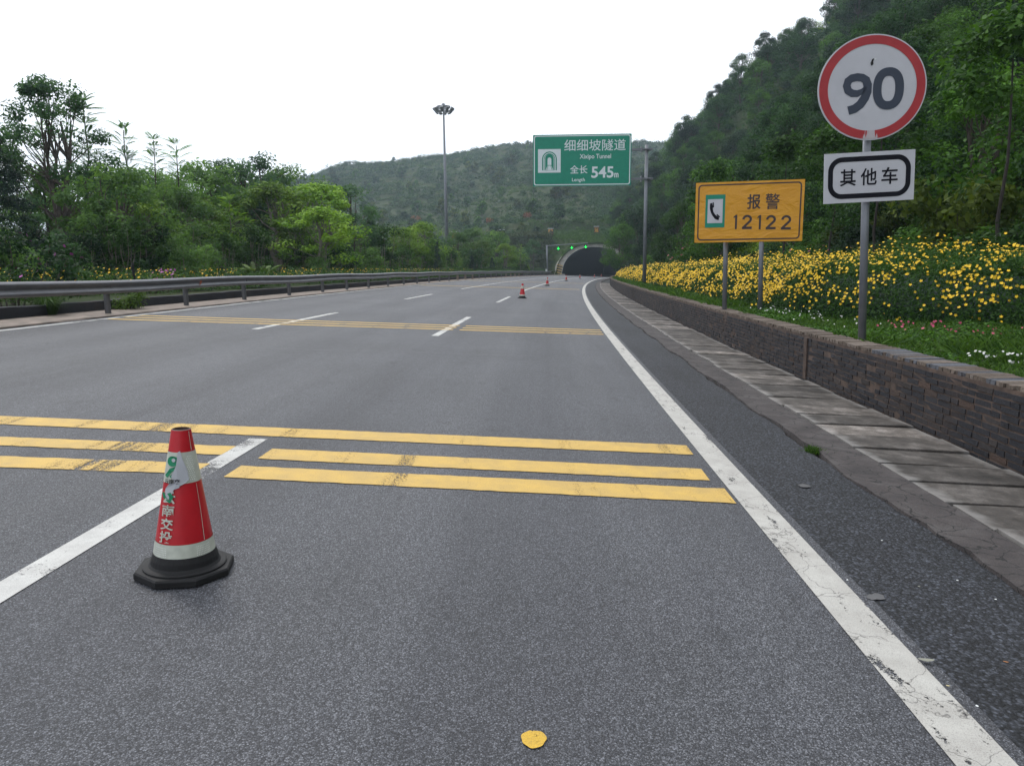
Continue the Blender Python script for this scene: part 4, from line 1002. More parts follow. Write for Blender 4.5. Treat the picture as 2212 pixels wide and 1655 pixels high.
# ---- left belt: trees one can tell apart, (kind, column, depth, top row, label)
LB = [
 (conif, 0, 24, 262, 1.25, 'dark dense conifer at the left edge of the view'),
 (bigt, 148, 31, 158, 1.0, 'tallest tree on the left, dark spreading crown against the sky'),
 (feath[0], 208, 34, 196, 1.35, 'tall feathery tree just right of the tallest left tree'),
 (feath[0], 118, 33, 235, 1.35, 'feathery slender tree in front of the tallest left tree'),
 (feath[1], 306, 37, 278, 1.35, 'slender feathery tree with layered fronds, first of three against the sky'),
 (feath[0], 350, 39, 300, 1.35, 'slender feathery tree, middle one of the three against the sky'),
 (feath[1], 405, 41, 312, 1.35, 'slender feathery tree, rightmost of the three against the sky'),
 (rnd[0], 252, 29, 360, 1.0, 'leafy round green tree in front, right of the tallest left tree'),
 (rnd[0], 75, 33, 340, .9, 'dark leafy tree between the conifer and the tallest tree'),
 (rnd[2], 98, 25, 455, .8, 'small tree with forked pale trunk at the left behind the guardrail'),
 (rnd[2], 300, 40, 372, 1, 'dark tree behind the first slender feathery tree'),
 (rnd[0], 375, 36, 400, 1, 'bushy green tree below the three feathery trees'),
 (rnd[0], 455, 50, 352, 1, 'green tree with small round top left of the distant hill'),
 (rnd[2], 505, 54, 350, 1, 'dark thin crowned tree against the sky left of the hill ridge'),
 (rnd[2], 548, 56, 356, .8, 'small crowned tree beside the loose open tree'),
 (rnd[2], 580, 58, 338, .9, 'loose open tree standing highest at the left foot of the hill ridge'),
 (rnd[0], 640, 62, 362, 1.1, 'dark round tree where the ridge meets the left trees'),
 (rnd[1], 430, 40, 430, 1, 'mid green tree behind the ferns'),
 (rnd[0], 225, 43, 372, 1.1, 'broad green tree behind the leafy round tree'),
 (rnd[0], 335, 46, 362, 1.1, 'broad soft green tree behind the first two slender feathery trees'),
 (rnd[0], 400, 47, 372, 1.1, 'broad soft green tree behind the rightmost slender feathery tree'),
 (rnd[0], 540, 58, 385, 1.1, 'soft green tree below the loose open tree'),
 (rnd[1], 300, 33, 425, 1, 'light green low tree under the first feathery tree'),
 (locust[1], 500, 44, 425, 1, 'feathery light green tree behind the fern clumps'),
 (rnd[1], 600, 50, 400, 1.1, 'tall pale green feathery tree left of the brightest tree'),
 (rnd[1], 692, 56, 402, 1.1, 'pale green feathery tree behind the brightest tree'),
 (rnd[1], 700, 46, 452, 1.25, 'brightest wide light green tree in the middle of the left belt'),
 (rnd[1], 640, 48, 480, 1.0, 'light green tree at the left shoulder of the brightest tree'),
 (rnd[2], 768, 74, 405, 1.1, 'dark tree standing against the hill right of the brightest tree'),
 (rnd[2], 775, 60, 465, .9, 'dark blue green low tree right of the brightest tree'),
 (thick[1], 828, 62, 482, 1.0, 'brown green bushy tree left of two bright green trees'),
 (rnd[1], 872, 70, 494, 1.0, 'bright green feathery tree left of the mast light'),
 (rnd[1], 915, 78, 482, .9, 'taller bright green tree left of the mast light'),
 (conif, 946, 74, 520, .45, 'thin dark cypress at the foot of the mast light'),
 (rnd[0], 985, 92, 500, .9, 'dark green tree right of the mast light'),
 (locust[0], 977, 88, 532, .8, 'small bright green tree at the foot of the mast light'),
 (rnd[0], 1030, 110, 492, 1, 'dark round tree left of the lane arrow gantry'),
 (rnd[1], 1040, 96, 522, 1, 'bright green tree halfway between mast light and gantry'),
 (rnd[1], 1092, 104, 528, 1, 'bright green wide tree left of the gantry pole'),
 (locust[1], 1125, 112, 530, .9, 'bright green tree just left of the gantry pole'),
 (rnd[2], 1150, 130, 520, .9, 'dark tree close to the gantry pole'),
 (rnd[0], 1070, 128, 500, 1, 'green tree behind the bright trees beside the gantry'),
]
HT = {}
def base_h(p):
    k = p.name
    if k not in HT:
        c_ = [c for c in p.children if c.name.startswith(('crown', 'foliage'))][0]
        co = np.empty(len(c_.data.vertices) * 3, np.float32); c_.data.vertices.foreach_get('co', co); HT[k] = float(co[2::3].max())
    return HT[k]
for p, px_, Y, pyt, ws, lab in LB:
    while at(px_, Y) - float(xr(Y)) > -15.2: Y += 1
    x = at(px_, Y); hh = hgt(pyt, Y, x); s = hh / base_h(p)
    s *= 1.05 if px_ > 210 else 1.0; wsc = s * ws * (1 if p in (conif, bigt) or p in feath else 1.08)
    o = place(p, x, Y, wsc, lab, 'trees behind the left guardrail', sz=s / wsc)
LMK = [(60, 'the dark conifer'), (190, 'the tallest left tree'), (280, 'the leafy round tree'), (330, 'the first slender feathery tree'), (380, 'the middle slender feathery tree'), (430, 'the rightmost slender feathery tree'),
       (490, 'the fern clumps'), (560, 'the loose open tree'), (620, 'the pale feathery tree left of the brightest one'), (700, 'the brightest left tree'), (760, 'the dark tree beside the brightest one'), (830, 'the brown green bushy tree'),
       (895, 'the two bright trees left of the mast'), (955, 'the thin dark cypress'), (1000, 'the foot of the mast light'), (1060, 'the small cypresses by the guardrail'), (1110, 'the wide bright tree near the gantry'), (9999, 'the gantry pole')]
def lmk(px_): return next(l for a, l in LMK if px_ < a)
TONE = {L_ldark.name: 'blue green', L_lmid.name: 'soft green', L_slope.name: 'light green', L_dark.name: 'dark green', L_mid.name: 'mid green', L_olive.name: 'olive', L_lite.name: 'light green'}
def tone(p): return TONE.get(next(c for c in p.children if c.name.startswith(('crown', 'foliage'))).data.materials[0].name, 'green')
cnt = 0
for k in range(900):
    Y = 18 + 135 * random.random() ** 1.5; u = random.uniform(-15.6, -22 - Y * .10)
    x = float(xr(Y)) + u; px_ = 1106 + x / Y * 1580
    if px_ < -60 or px_ > 1195 or (Y > 140 and u > -16): continue
    if cnt >= 150: break
    ty = random.uniform(462, 535) if px_ < 600 else random.uniform(500, 548) if px_ < 950 else random.uniform(525, 562)
    p = random.choice(thick); hh = hgt(ty, Y, x); s = min(max(hh / base_h(p), .35), 1.9); cnt += 1
    w_ = max(s, .55)
    place(p, x, Y, w_, ('low ' if s < .7 else 'tall ' if s > 1.2 else '') + tone(p) + ' thicket shrub below ' + lmk(px_), 'shrubs in the thicket behind the guardrail', sz=s / w_)
for k in range(42):                                # taller backdrop of the belt
    Y = random.uniform(40, 150); u = -20 - random.random() * 18; x = float(xr(Y)) + u; px_ = 1106 + x / Y * 1580
    if px_ < -80 or px_ > 1165: continue
    mt = 590 - (200 if px_ < 300 else 150 if px_ < 550 else 120 if px_ < 760 else 80)
    hh = min(hgt(mt + random.uniform(0, 60), Y, x), 8.5); p = random.choice(rnd + [locust[1]]); s = hh / base_h(p)
    place(p, x, Y, s, tone(p) + ' backdrop tree behind ' + lmk(px_), 'backdrop trees of the left belt')
for px_, Y, s, lab in ((560, 33, 1.15, 'yellow green fern clump arching behind the guardrail, right one'), (520, 32, .9, 'yellow green fern clump left of the larger fern'), (335, 26, .8, 'fern clump under the leafy round tree'), (425, 31, .8, 'fern clump in shade between the trees'), (200, 27, .8, 'fern clump beside the leaning prop under the tallest tree')):
    place(fern, at(px_, Y), Y, s, lab)
e = place(make_shrub('flowering_shrub', '', 'shrub', None, L_dark, h=2.0, r=1.6, n=16, nleaf=120, ls=.055, cr_=.5, flower=F_purple, nfl=60, fs=.05), at(18, 17.5), 17.5, 1.1, 'dark arching shrub with purple flowers at the left edge behind the guardrail')
m = MB(); x = at(160, 28); z = float(G(x, 28)); m.tube([(x + 1.0, 28, z), (x, 28.1, z + 1.9)], .04, 6); m.tube([(x - .3, 28, z), (x - .1, 28.1, z + 1.7)], .03, 6)
tag(m.obj('tree_prop', M_bark2), 'leaning pale wooden props at the tallest left tree', 'tree prop')
tag_ = place(make_shrub('low_bush', '', 'shrub', None, L_lite, h=.62, r=.6, n=10, nleaf=170, ls=.03, cr_=.26), float(xr(19.3)) - 12.55, 19.3, 1.1, 'low feathery green bush under the guardrail near its second post')
place(grassc, float(xr(16.6)) - 12.7, 16.6, .62, 'arching grass tuft below the guardrail beam', 'grass tufts')
place(make_shrub('red_bush', '', 'shrub', None, L_red, h=.8, r=.6, n=8, nleaf=120, ls=.05, cr_=.3), at(885, 60), 60, 1.0, 'small reddish bush above the guardrail left of the mast light')
redb = make_shrub('red_flush_bush', '', 'shrub', None, L_red, h=2.2, r=1.6, n=9, nleaf=60, ls=.16, cr_=.7)
for px_, Y, s_, lab in ((1062, 236, 1.0, 'reddish bush on the lower hill between mast light and green sign'), (1140, 222, 1.1, 'reddish bush on the lower hill below the left edge of the green sign'), (1205, 262, 1.0, 'reddish brown bush below the middle of the green sign'), (905, 268, 1.2, 'dull reddish bush on the hill left of the mast light')):
    place(redb, at(px_, Y), Y, s_, lab)
for px_, lab in ((1063, 'left small cone shaped cypress above the far guardrail'), (1020, 'right small cone shaped cypress above the far guardrail')):
    Y = 104 if px_ > 1050 else 90; x = at(px_, Y); place(conif, x, Y, 1.7 / 7.5 * 1.6, lab.replace('left small', 'small') if 0 else lab, 'small cypresses', sz=.9)

# ---- right slope
RZ = [(1395, 'hillside tree left of the green sign pole'), (1450, 'hillside tree just right of the green sign pole'), (1510, 'hillside tree between green sign pole and orange sign'), (1590, 'hillside tree over the left half of the orange sign'), (1670, 'hillside tree over the middle of the orange sign'), (1760, 'hillside tree over the right end of the orange sign'),
      (1880, 'hillside tree behind the left half of the round sign'), (2000, 'hillside tree behind the right half of the round sign'), (2110, 'hillside tree just right of the round sign'), (9999, 'hillside tree at the right edge of the view')]
def rz_label(px_, far, kind=''):
    l = next(l for a, l in RZ if px_ < a)
    return kind + l
n_t = 0; pts_ = []
cand = []
for k in range(9000):
    Y = 9 + 215 * random.random() ** 1.25; x = float(xr(Y)) + 9.5 + 60 * random.random() ** 1.2 if Y < 150 else random.uniform(24, 100)
    px_ = 1106 + x / Y * 1580; z = float(G(x, Y)); py_s = 582 - (z + 3 - CAMZ) / Y * 1580
    if px_ < 1335 or px_ > 2420 or py_s < -420 or z > 90: continue
    if Y > 150 and z < 5.5: continue
    d = math.hypot(x, Y); sp_ = 3.6 + d * .011
    if any((x - a) ** 2 + (Y - b) ** 2 < sp_ ** 2 for a, b in pts_): continue
    pts_.append((x, Y)); cand.append((x, Y, px_, py_s, d, z))
    if len(cand) >= 275: break
for x, Y, px_, py_s, d, z in cand:
    row = 'low' if py_s > 470 else 'middle row' if py_s > 330 else 'upper' if py_s > 150 else 'highest'; r_ = random.random(); p = broad[0] if r_ < .40 else broad[1] if r_ < .66 else broad[2] if r_ < .96 else slim
    s = random.uniform(.7, 1.1) * (.5 + .5 * min(1, d / 45)) * (1 + .2 * min(1, max(0, d - 60) / 80)); far = py_s < 300 - (px_ - 1450) * .3
    place(p, x, Y, s, row + ' ' + ('tall ' if p is broad[2] else '') + tone(p) + ' ' + rz_label(px_, far), 'dense trees on the right hillside', sink=.5)
spec = [(broad[1], 1345, 100, 477, 'bright bushy tree standing at the right side of the tunnel mouth'), (broad[0], 1420, 92, 455, 'dark tree right behind the green sign pole'), (broad[1], 1470, 60, 430, 'mid green tree left of the orange sign'),
        (broad[0], 1385, 115, 430, 'dark tree above the bushy tree by the tunnel'), (broad[1], 1540, 40, 400, 'shaded tree behind the orange sign'), (broad[0], 1440, 75, 500, 'low dark tree between green sign pole and orange sign')]
for p, px_, Y, pyt, lab in spec:
    x = at(px_, Y); s = hgt(pyt, Y, x) / base_h(p); place(p, x, Y, s, lab, 'dense trees on the right hillside')
trunked = make_tree('slender_trunk_tree', '', 'tree', 'slender trees behind the flower hedge', L_mid, M_bdark, h=5.5, crown_r=1.6, nclump=26, cr_=.6, nleaf=170, lsize=.07, forks=1, crown_z0=.38, trunk_r=.05, limbs=False)
for px_, Y, s, lab in ((1886, 21, 1.05, 'slender tree with bare grey trunk behind the hedge, right of the round sign pole'), (1690, 29, 1.0, 'slender tree with thin trunk between the orange and round signs'), (2150, 15, 1.0, 'slender dark trunk tree held by white props at the right edge'), (1540, 43, 1.2, 'thin trunk tree below the orange sign'), (1790, 24, .9, 'thin trunk tree left of the white plate')):
    place(trunked, at(px_, Y), Y, s, lab)
m = MB(); x = at(2150, 15); z = float(G(x, 15))
for a_, b_ in ((-.32, .02), (.3, -.1)): m.tube([(x + a_, 14.9 + b_, z - .1), (x + a_ * .1, 15, z + 1.25)], .013, 6)
tag(m.obj('tree_prop', M_dryw), 'pair of white painted tree props at the right edge above the hedge', 'tree prop')
zl = lambda px_: ('near the tunnel end of the flower hedge' if px_ < 1440 else 'between green sign pole and orange sign' if px_ < 1510 else 'behind the left post of the orange sign' if px_ < 1620 else 'behind the right post of the orange sign' if px_ < 1740 else 'left of the round sign pole' if px_ < 1865 else 'just right of the round sign pole' if px_ < 2000 else 'beside the glossy shrub' if px_ < 2130 else 'at the right edge of the view')
pts_ = []
for k in range(6000):
    Y = 6 + 90 * random.random() ** 1.7; u = 8.2 + 16 * random.random() ** 1.3; x = float(xr(Y)) + u; px_ = 1106 + x / Y * 1580
    if px_ < 1380 or px_ > 2500: continue
    sp_ = 1.15 + Y * .02
    if any((x - a) ** 2 + (Y - b) ** 2 < sp_ ** 2 for a, b in pts_): continue
    pts_.append((x, Y))
    p = random.choices(bush, [3, 3, 1.1, 2])[0]
    place(p, x, Y, random.uniform(.6, 1.05) * (.85 + Y / 90), ('light green ' if p is bush[2] else 'olive ' if p is bush[3] else 'green ' if p is bush[0] else 'dark green ') + ('shrub low on the slope ' if u < 11.5 else 'shrub halfway up the slope ' if u < 16 else 'shrub high on the slope ') + zl(px_), 'shrubs on the right slope', sink=.1)
    if len(pts_) >= 230: break
mag = make_shrub('glossy_leaf_shrub', '', 'shrub', None, L_olive, h=2.6, r=1.3, n=24, nleaf=120, ls=.075, cr_=.42, flower=F_white, nfl=16, fs=.045, up=.4)
place(mag, at(2075, 17), 17, 1.15, 'large olive shrub with glossy leaves and white specks behind the hedge at the right')
ros = make_shrub('rose_bush', '', 'shrub', 'pink flowering bushes behind the hedge', L_mid, h=1.5, r=1.4, n=16, nleaf=170, ls=.05, cr_=.45, flower=F_pink, nfl=70, fs=.055)
for px_, Y, s, lab in ((1520, 47, 1.7, 'bush with magenta flowers behind the hedge, below left of the orange sign'), (1488, 52, 1.6, 'green bush with few magenta flowers, farther left'), (1735, 27, 1.1, 'small pink flowered bush behind the hedge right of the orange sign posts'), (2185, 14.8, .9, 'pink flowered bush at the right edge above the hedge')):
    place(ros, at(px_, Y), Y, s, lab)
for px_, Y, s, lab in ((1965, 20.5, 1.5, 'tall bright grass clump on the slope right of the white plate'), (2010, 19.5, 1.5, 'tall bright grass clump above the other, right of the round sign'), (1700, 31, 1.5, 'arching grass clump above the orange sign'), (1850, 22, 1.3, 'grass clump behind the white plate')):
    place(grassc, at(px_, Y), Y, s, lab)

# ---- undergrowth covering the slopes (a mass nobody could count)
def cover(name, label, X, Y, n_per, size, r, mat, cat=None, zoff=.2, up=.8, asp=.5, tints=None):
    Z = G(X, Y) + zoff; N_ = len(X); C = np.repeat(np.stack([X, Y, Z], 1), n_per, 0)
    d = unit(rng.normal(size=(N_ * n_per, 3))); d[:, 2] = np.abs(d[:, 2]); rr_ = np.repeat(r * (.6 + .8 * rng.random(N_)), n_per) if not hasattr(r, '__len__') else np.repeat(r, n_per)
    C = C + d * (rr_ * (.4 + .6 * rng.random(N_ * n_per)))[:, None] * np.array([1, 1, .8])
    N = unit(d * .8 + [0, 0, up] + rng.normal(size=d.shape) * .5)
    T = np.clip(np.repeat(rng.random(N_) if tints is None else tints, n_per) * .75 + rng.random(N_ * n_per) * .25, 0, 1)
    sz = size * (1 + .3 * rng.normal(size=N_ * n_per).clip(-1.5, 1.5)) if not hasattr(size, '__len__') else np.repeat(size, n_per)
    return tag(link(name, quads_mesh(name, leaves(C, N, sz, asp, .2), T), mat), label, None, kind='stuff')
yy = 6 + 120 * rng.random(9000) ** 1.7; uu = 7.6 + 34 * rng.random(9000) ** 1.3
cover('slope_undergrowth', 'dense creeping undergrowth covering the near right slope', xr(yy) + uu, yy, 26, .045 + yy * .0012, .38 + yy * .006, L_olive)
n = 9000; yy = rng.uniform(60, 330, n); xx = rng.uniform(20, 120, n) * (.6 + yy / 330); k = (yy > TY + 2) | (xx > xr(yy) + 9); xx, yy = xx[k], yy[k]
cover('wooded_slope_cover', 'leafy cover between the trees of the wooded spur', xx, yy, 34, .24, 1.0 + 1.2 * rng.random(len(xx)), L_dark, zoff=.5)
# scrub of the far hill
n = 11500; yy = TY + 3 + 340 * rng.random(n) ** .85; xx = (rng.random(n) - .52) * 420 * (yy / 500) + 10
k = ~((np.abs(xx - xr(yy) - UC) < 12) & (yy < TY + 24)); xx, yy = xx[k], yy[k]
hsz = (.55 + .9 * rng.random(len(xx)) ** 2) * (.5 + yy / 330)
clus = wav(xx, yy, 13) * .2 + .45 + rng.normal(size=len(xx)) * .28
cover('hill_scrub', 'scattered low scrub covering the far hill above the tunnel', xx, yy, 44, np.clip(.14 + yy * .00045, 0, .36), hsz, L_scrub, zoff=.0, tints=np.clip(clus, 0, 1))
n = 3900; yy = TY + 6 + 335 * rng.random(n) ** .9; xx = (rng.random(n) - .52) * 420 * (yy / 500) + 10
k = ~((np.abs(xx - xr(yy) - UC) < 15) & (yy < TY + 40)) & (wav(xx, yy, 21) > -.9); xx, yy = xx[k], yy[k]
cover('hill_bushes', 'darker round bushes dotted over the far hill', xx, yy, 70, np.clip(.16 + yy * .00045, 0, .38), (1.1 + 1.4 * rng.random(len(xx)) ** 2) * (.55 + yy / 420), L_dark, zoff=.3, up=.5)
n = 5200; yy = rng.uniform(TY + 1, TY + 42, n); xx = rng.uniform(-4, 34, n)
k = g_hill(xx, yy) > 4; xx, yy = xx[k], yy[k]
cover('slope_grass', 'long light grass on the slope right above the tunnel mouth', xx, yy, 16, .3, .45, L_grass, zoff=.0, asp=.10, up=-.4)
n = 1500; yy = rng.uniform(95, TY - 1, n); uu = -14.6 - 26 * rng.random(n); xx = xr(yy) + uu
cover('left_thicket_cover', 'leafy thicket mass between the far guardrail and the hill', xx, yy, 60, .15, .5 + .9 * rng.random(n), L_mid, zoff=.35)
n = 1100; yy = rng.uniform(TY, TY + 30, n); xx = float(xr(TY)) + UC - 9.2 - 22 * rng.random(n)
cover('portal_side_scrub', 'bushy scrub on the bank left of the tunnel mouth', xx, yy, 70, .17, .6 + 1.0 * rng.random(n), L_olive, zoff=.4)
ht_ = [make_tree('hill_tree', '', 'tree', 'small trees scattered on the far hill', m_, M_bark, h=5, crown_r=1.9, nclump=20, cr_=.8, nleaf=60, lsize=.26, forks=1, crown_z0=.2, limbs=False) for m_ in (L_dark, L_mid, L_olive)]
pts_ = []
for k in range(4000):
    Y = 178 + 310 * random.random(); x = random.uniform(-.42, .19) * Y; px_ = 1106 + x / Y * 1580
    if px_ < 560 or px_ > 1440 or (abs(x - float(xr(Y)) - UC) < 14 and Y < 206): continue
    if any((x - a) ** 2 + (Y - b) ** 2 < 11 ** 2 for a, b in pts_): continue
    pts_.append((x, Y)); hi = Y > 400
    ht_p = random.choice(ht_); place(ht_p, x, Y, random.uniform(.5, 1.15) * (.55 if hi else 1), tone(ht_p) + ' tree ' + ('on the ridge' if hi else 'high on the far hill' if Y > 330 else 'at mid height' if Y > 250 else 'low on the hill') + (' far left of the mast light' if px_ < 760 else ' just left of the mast light' if px_ < 960 else ' right of the mast light' if px_ < 1060 else ' left of the green sign' if px_ < 1150 else ' below or behind the green sign' if px_ < 1365 else ' right of the green sign'), 'small trees scattered on the far hill')
    if len(pts_) >= 190: break

# ---- yellow flower hedge
def hedge_front(y): return np.interp(y, [8, 11.7, 13.7, 17.3, 29, 46, 75, 112], [5.9, 4.7, 3.9, 3.65, 3.75, 3.65, 3.4, 3.0])
def hedge_pts(n, y0, y1, pw, depth=3.4):
    y = y0 + (y1 - y0) * rng.random(n) ** pw; f = hedge_front(y); v = rng.random(n)
    lumpy = .12 * wav(y, y * .3, .8) + .07 * wav(y, y, 2.3); h0 = .86 + lumpy - .25 * sm(40, 110, y)
    face = rng.random(n) < .52                       # front face or top
    u = np.where(face, f + .55 * v ** 1.2 - .12 * np.sin(v * 3.1) + rng.normal(size=n) * .06, f + .5 + (depth - .5) * rng.random(n) * (1 - .35 * sm(50, 110, y)))
    z = np.where(face, h0 * v + rng.normal(size=n) * .04, h0 + .10 * (u - f) + np.abs(rng.normal(size=n)) * .10 - .04 + .08 * wav(u, y, .35))
    x = xr(y) + u; gz_ = G(np.maximum(x, x), y)
    nn = np.where(face[:, None], np.array([-.85, -.45, .45]), np.array([-.1, -.15, 1.0])) + rng.normal(size=(n, 3)) * .35
    return x, y, g_front(f, y) + .02 + z, unit(nn), face, v
x, y, z, N, face, v = hedge_pts(150000, 8, 112, 1.9)
C = np.stack([x, y, z - .03], 1) - N * (rng.random(len(x))[:, None] * .16); S = .030 + y * .0008
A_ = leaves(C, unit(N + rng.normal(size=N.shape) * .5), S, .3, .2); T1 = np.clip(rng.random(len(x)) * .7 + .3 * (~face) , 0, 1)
core = []
hd_ = link('flower_hedge', quads_mesh('flower_hedge', A_, T1), L_hedge); tag(hd_, 'long hedge of green foliage covered in yellow flowers behind the brick wall', kind='stuff')
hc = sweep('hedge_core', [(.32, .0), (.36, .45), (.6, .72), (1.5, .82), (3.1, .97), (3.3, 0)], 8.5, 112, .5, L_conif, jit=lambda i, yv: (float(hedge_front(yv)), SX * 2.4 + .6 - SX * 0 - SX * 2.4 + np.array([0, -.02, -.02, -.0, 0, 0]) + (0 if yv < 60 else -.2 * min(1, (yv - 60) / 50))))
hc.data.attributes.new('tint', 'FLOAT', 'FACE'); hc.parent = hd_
x, y, z, N, face, v = hedge_pts(50000, 8, 112, 1.5)
keep = rng.random(len(x)) < np.where(face, .18 + .82 * sm(.1, .8, v), .8) * np.clip(.50 + .6 * wav(x, y, .45) + .45 * wav(x * 3, z * 4, .7), .03, 1) * np.where(y < 16, np.where(face, .5, .62), 1) * (1 - .45 * sm(28, 70, y))
x, y, z, N, face = x[keep], y[keep], z[keep], N[keep], face[keep]
C = np.stack([x, y, z], 1) + N * .05; n = len(x); N = unit(N + np.array([-.1, -.5, .3]) + rng.normal(size=(n, 3)) * .25)
r_ = rng.normal(size=(n, 3)); A0 = unit(r_ - N * (r_ * N).sum(-1, keepdims=True)); B0 = np.cross(N, A0); fr = (.0195 + .00030 * y) * (.8 + .4 * rng.random(n)); V = []
for k in range(5):
    a = 2 * math.pi * k / 5; d = A0 * math.cos(a) + B0 * math.sin(a); e_ = -A0 * math.sin(a) + B0 * math.cos(a)
    V.append(np.stack([C, C + d * (fr * .62)[:, None] + e_ * (fr * .40)[:, None], C + d * fr[:, None] * 1.1 + N * .004, C + d * (fr * .62)[:, None] - e_ * (fr * .40)[:, None]], 1))
fl = link('yellow_flowers', quads_mesh('yellow_flowers', np.concatenate(V), np.tile(np.clip(.5 + .5 * rng.random(n), 0, 1), 5)), F_yellow, hd_); fl['kind'] = 'stuff'

# ---- grass strip, clover, small flowers
def blades(name, label, X, Y, h, wd_, mat, spread=.6):
    n = len(X); Z = G(X, Y) - .01; a = rng.random(n) * 6.28; s_ = np.stack([np.cos(a), np.sin(a), np.zeros(n)], 1) * (wd_ if not hasattr(wd_, '__len__') else wd_[:, None])
    b0_ = np.stack([X, Y, Z], 1); tip = b0_ + np.stack([rng.normal(size=n) * spread * h, rng.normal(size=n) * spread * h, h * (.6 + .5 * rng.random(n))], 1); mid = b0_ * .45 + tip * .55 + np.stack([np.zeros(n), np.zeros(n), h * .15], 1)
    V = np.stack([b0_ - s_, b0_ + s_, mid + s_ * .7, tip], 1)
    return tag(link(name, quads_mesh(name, V, rng.random(n)), mat), label, kind='stuff')
n = 90000; yy = 4 + 76 * rng.random(n) ** 2.2; uu = 2.74 + (hedge_front(yy) + .3 - 2.74) * rng.random(n)
hh = (.045 + .05 * rng.random(n)) * (1 + .9 * (wav(yy, uu, 1.9) > .4)) + .10 * sm(16, 24, yy) * (uu < 3.6) * rng.random(n)
blades('verge_grass', 'green grass strip between the brick wall and the flower hedge', xr(yy) + uu, yy, hh, .005 + yy * .0005, L_grass)
n = 26000; yy = 4 + 20 * rng.random(n) ** 1.3; uu = 2.76 + (hedge_front(yy) - 2.8) * rng.random(n); k = wav(xr(yy) + uu, yy, .9) > .15; yy, uu = yy[k], uu[k]; n = len(yy)
xx = xr(yy) + uu; C = np.stack([xx, yy, G(xx, yy) + .04 + .05 * rng.random(n)], 1); N = unit(rng.normal(size=(n, 3)) * .4 + [0, 0, 1])
cl = tag(link('clover_patch', quads_mesh('clover_patch', leaves(C, N, np.full(n, .018) * (1 + .4 * rng.random(n)), .85), rng.random(n)), L_mid), 'low clover patches with small leaves beside the coping', kind='stuff')
def dots(name, label, X, Y, size, zz, mat):
    n = len(X); C = np.stack([X, Y, G(X, Y) + zz * (.7 + .6 * rng.random(n))], 1); N = unit(rng.normal(size=(n, 3)) * .35 + [-.2, -.6, .7])
    return tag(link(name, quads_mesh(name, leaves(C, N, np.full(n, size) * (.7 + .6 * rng.random(n)), .9), rng.random(n)), mat), label, kind='stuff')
yy = np.concatenate([rng.uniform(6.3, 7.6, 40), rng.uniform(11.5, 17, 60)]); uu = np.concatenate([2.95 + .6 * rng.random(40), 2.95 + 1.0 * rng.random(60)])
dots('clover_flowers', 'white clover blossoms in the grass beside the brick wall', xr(yy) + uu, yy, .016, .12, F_white)
yy = rng.uniform(7, 12, 60); dots('pink_groundflowers', 'small pink flowers on the ground in front of the hedge', xr(yy) + hedge_front(yy) - .2 - .9 * rng.random(60), yy, .022, .07, F_pink)
# left bed
n = 60000; yy = 12 + 110 * rng.random(n) ** 1.5; uu = -12.9 - 4.0 * rng.random(n); xx = xr(yy) + uu
C = np.stack([xx, yy, G(xx, yy) + (.10 + .62 * rng.random(n)) * (1 + .3 * wav(xx, yy, .9))], 1); N = unit(rng.normal(size=(n, 3)) * .6 + [.1, -.3, .7])
tag(link('flowerbed_foliage', quads_mesh('flowerbed_foliage', leaves(C, N, .035 + yy * .0009, .32), rng.random(n)), L_hedge), 'low green bedding plants behind the guardrail', kind='stuff')
n = 1900; yy = 13 + 75 * rng.random(n) ** 1.3; uu = -13.2 - 2.6 * rng.random(n); k = wav(xr(yy) + uu, yy, 1.6) > -.25; yy, uu = yy[k], uu[k]
dots('bed_flowers', 'yellow flowers dotted over the bed behind the guardrail', xr(yy) + uu, yy, .032, .66, F_yellow)
xx = at(347, 23.5) + rng.normal(size=26) * .25; dots('purple_bed_flowers', 'small patch of purple flowers in the left bed behind the guardrail', xx, 23.5 + rng.normal(size=26) * .2, .04, .62, F_purple)

# ---- small things on the shoulder
def tuft(px_, py_, n, h, lab, name='weed_tuft', z=0):
    u_, y_ = WR(px_, py_); c_ = P(u_, y_, .0); X = c_[0] + rng.normal(size=n) * h * .55; Y = c_[1] + rng.normal(size=n) * h * .8; b0_ = np.stack([X, Y, np.full(n, c_[2] - .01)], 1)
    a = rng.random(n) * 6.28; s_ = np.stack([np.cos(a), np.sin(a), np.zeros(n)], 1) * .003; tip = b0_ + np.stack([rng.normal(size=n) * h * .5, rng.normal(size=n) * h * .5, h * (.5 + .6 * rng.random(n))], 1)
    o = link(name, quads_mesh(name, np.stack([b0_ - s_, b0_ + s_, (b0_ + tip) / 2 + s_ * .9 + [0, 0, h * .1], tip], 1) - np.array(c_), rng.random(n)), L_grass, loc=c_); tag(o, lab, 'weed')
tuft(1757, 974, 420, .05, 'green grass tuft growing in the cracked edge of the shoulder'); tuft(1505, 706, 160, .06, 'small weed by the foot of the brick wall')
tuft(1370, 640, 120, .07, 'tiny weed among the far drain covers')
def litter(px_, py_, L, w_, rz, mat, lab, name, cat='leaf'):
    u_, y_ = WR(px_, py_); c_ = P(u_, y_, .012); m = MB(); k = 12; ps = []
    for i in range(k):
        a = 2 * math.pi * i / k; lx, ly = L / 2 * math.cos(a), w_ / 2 * math.sin(a) * (1 - .25 * abs(math.cos(a)))
        ps.append((lx * math.cos(rz) - ly * math.sin(rz), lx * math.sin(rz) + ly * math.cos(rz), .25 * lx * lx / L + .002))
    m.add(ps, [tuple(range(k))]); o = link(name, m.mesh(name), mat, loc=c_); tag(o, lab, cat)
M_dry = plain('dry_leaf', (.22, .22, .18), .6); M_or = plain('orange_leaf', (.45, .18, .05), .6); M_cream = plain('cream_petal', (.6, .5, .25), .6)
litter(2000, 1432, .062, .024, -.2, M_dry, 'oval grey green leaf beside the white edge line', 'fallen_leaf')
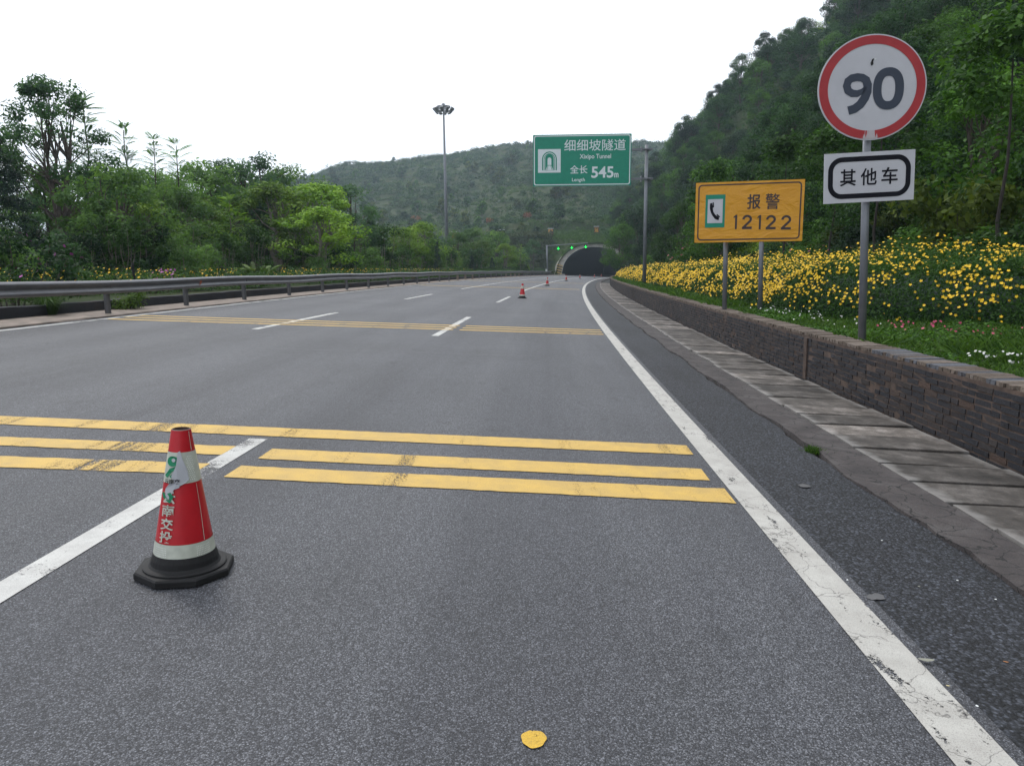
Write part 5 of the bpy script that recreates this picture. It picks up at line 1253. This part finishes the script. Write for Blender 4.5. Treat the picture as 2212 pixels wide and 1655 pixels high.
litter(2172, 1436, .020, .006, -.5, M_or, 'thin orange leaf fragment at the right edge of the shoulder', 'leaf_fragment', 'leaf fragment')
litter(2047, 1488, .014, .006, -.4, M_cream, 'tiny cream petal on the dark shoulder', 'fallen_petal', 'petal')
for px_, py_ in ((2110, 1532), (1985, 1272), (2068, 1259), (1830, 1258), (1905, 1172), (2150, 1300)):
    litter(px_, py_, .012, .010, random.random() * 3, M_frame if random.random() < .5 else M_dry, 'tiny pale stone chip on the dark shoulder ' + ('beside the big grey leaf' if py_ > 1400 else 'right of the nearer mortar stain' if px_ > 2040 and py_ < 1290 else 'far right edge of the shoulder' if py_ == 1300 else 'just left of the nearer mortar stain' if py_ == 1258 else 'between the two stains' if py_ == 1172 else 'below the nearer mortar stain'), 'stone_chip', 'stone chip')
u_, y_ = WR(1738, 1050); m = MB(); m.add([P(u_ + .045 * random.uniform(.7, 1.1) * math.cos(a), y_ + .05 * random.uniform(.7, 1.1) * math.sin(a), .003) for a in np.linspace(0, 6.28, 14, endpoint=False)], [tuple(range(14))])
tag(m.obj('mortar_stain', plain('pale_mortar_stain', (.085, .085, .088), .85)), 'pale mortar stain on the dark shoulder', kind='structure')
u_, y_ = WR(1893, 1290); m = MB(); m.add([P(u_ + .055 * random.uniform(.6, 1.1) * math.cos(a), y_ + .045 * random.uniform(.6, 1.1) * math.sin(a), .003) for a in np.linspace(0, 6.28, 14, endpoint=False)], [tuple(range(14))])
tag(m.obj('mortar_stain', bpy.data.materials['pale_mortar_stain']), 'pale mortar stain nearer the camera on the shoulder', kind='structure')

# ---------------------------------------------------------------- haze
hz = MB(); hz.box((0, 1200, 60), (5600, 4400, 180)); h_ = hz.obj('haze', [])
t = bpy.data.materials.new('haze_air'); t.use_nodes = True; nt = t.node_tree; nt.nodes.clear()
o_ = nt.nodes.new('ShaderNodeOutputMaterial'); pv = nt.nodes.new('ShaderNodeVolumePrincipled'); pv.inputs['Color'].default_value = (.66, .82, .97, 1); pv.inputs['Density'].default_value = .00042; pv.inputs['Anisotropy'].default_value = .3
nt.links.new(pv.outputs[0], o_.inputs['Volume']); h_.data.materials.append(t); tag(h_, 'thin pale haze in the air', kind='stuff')
for o in list(scn.objects):
    if 'used' in o: del o['used']
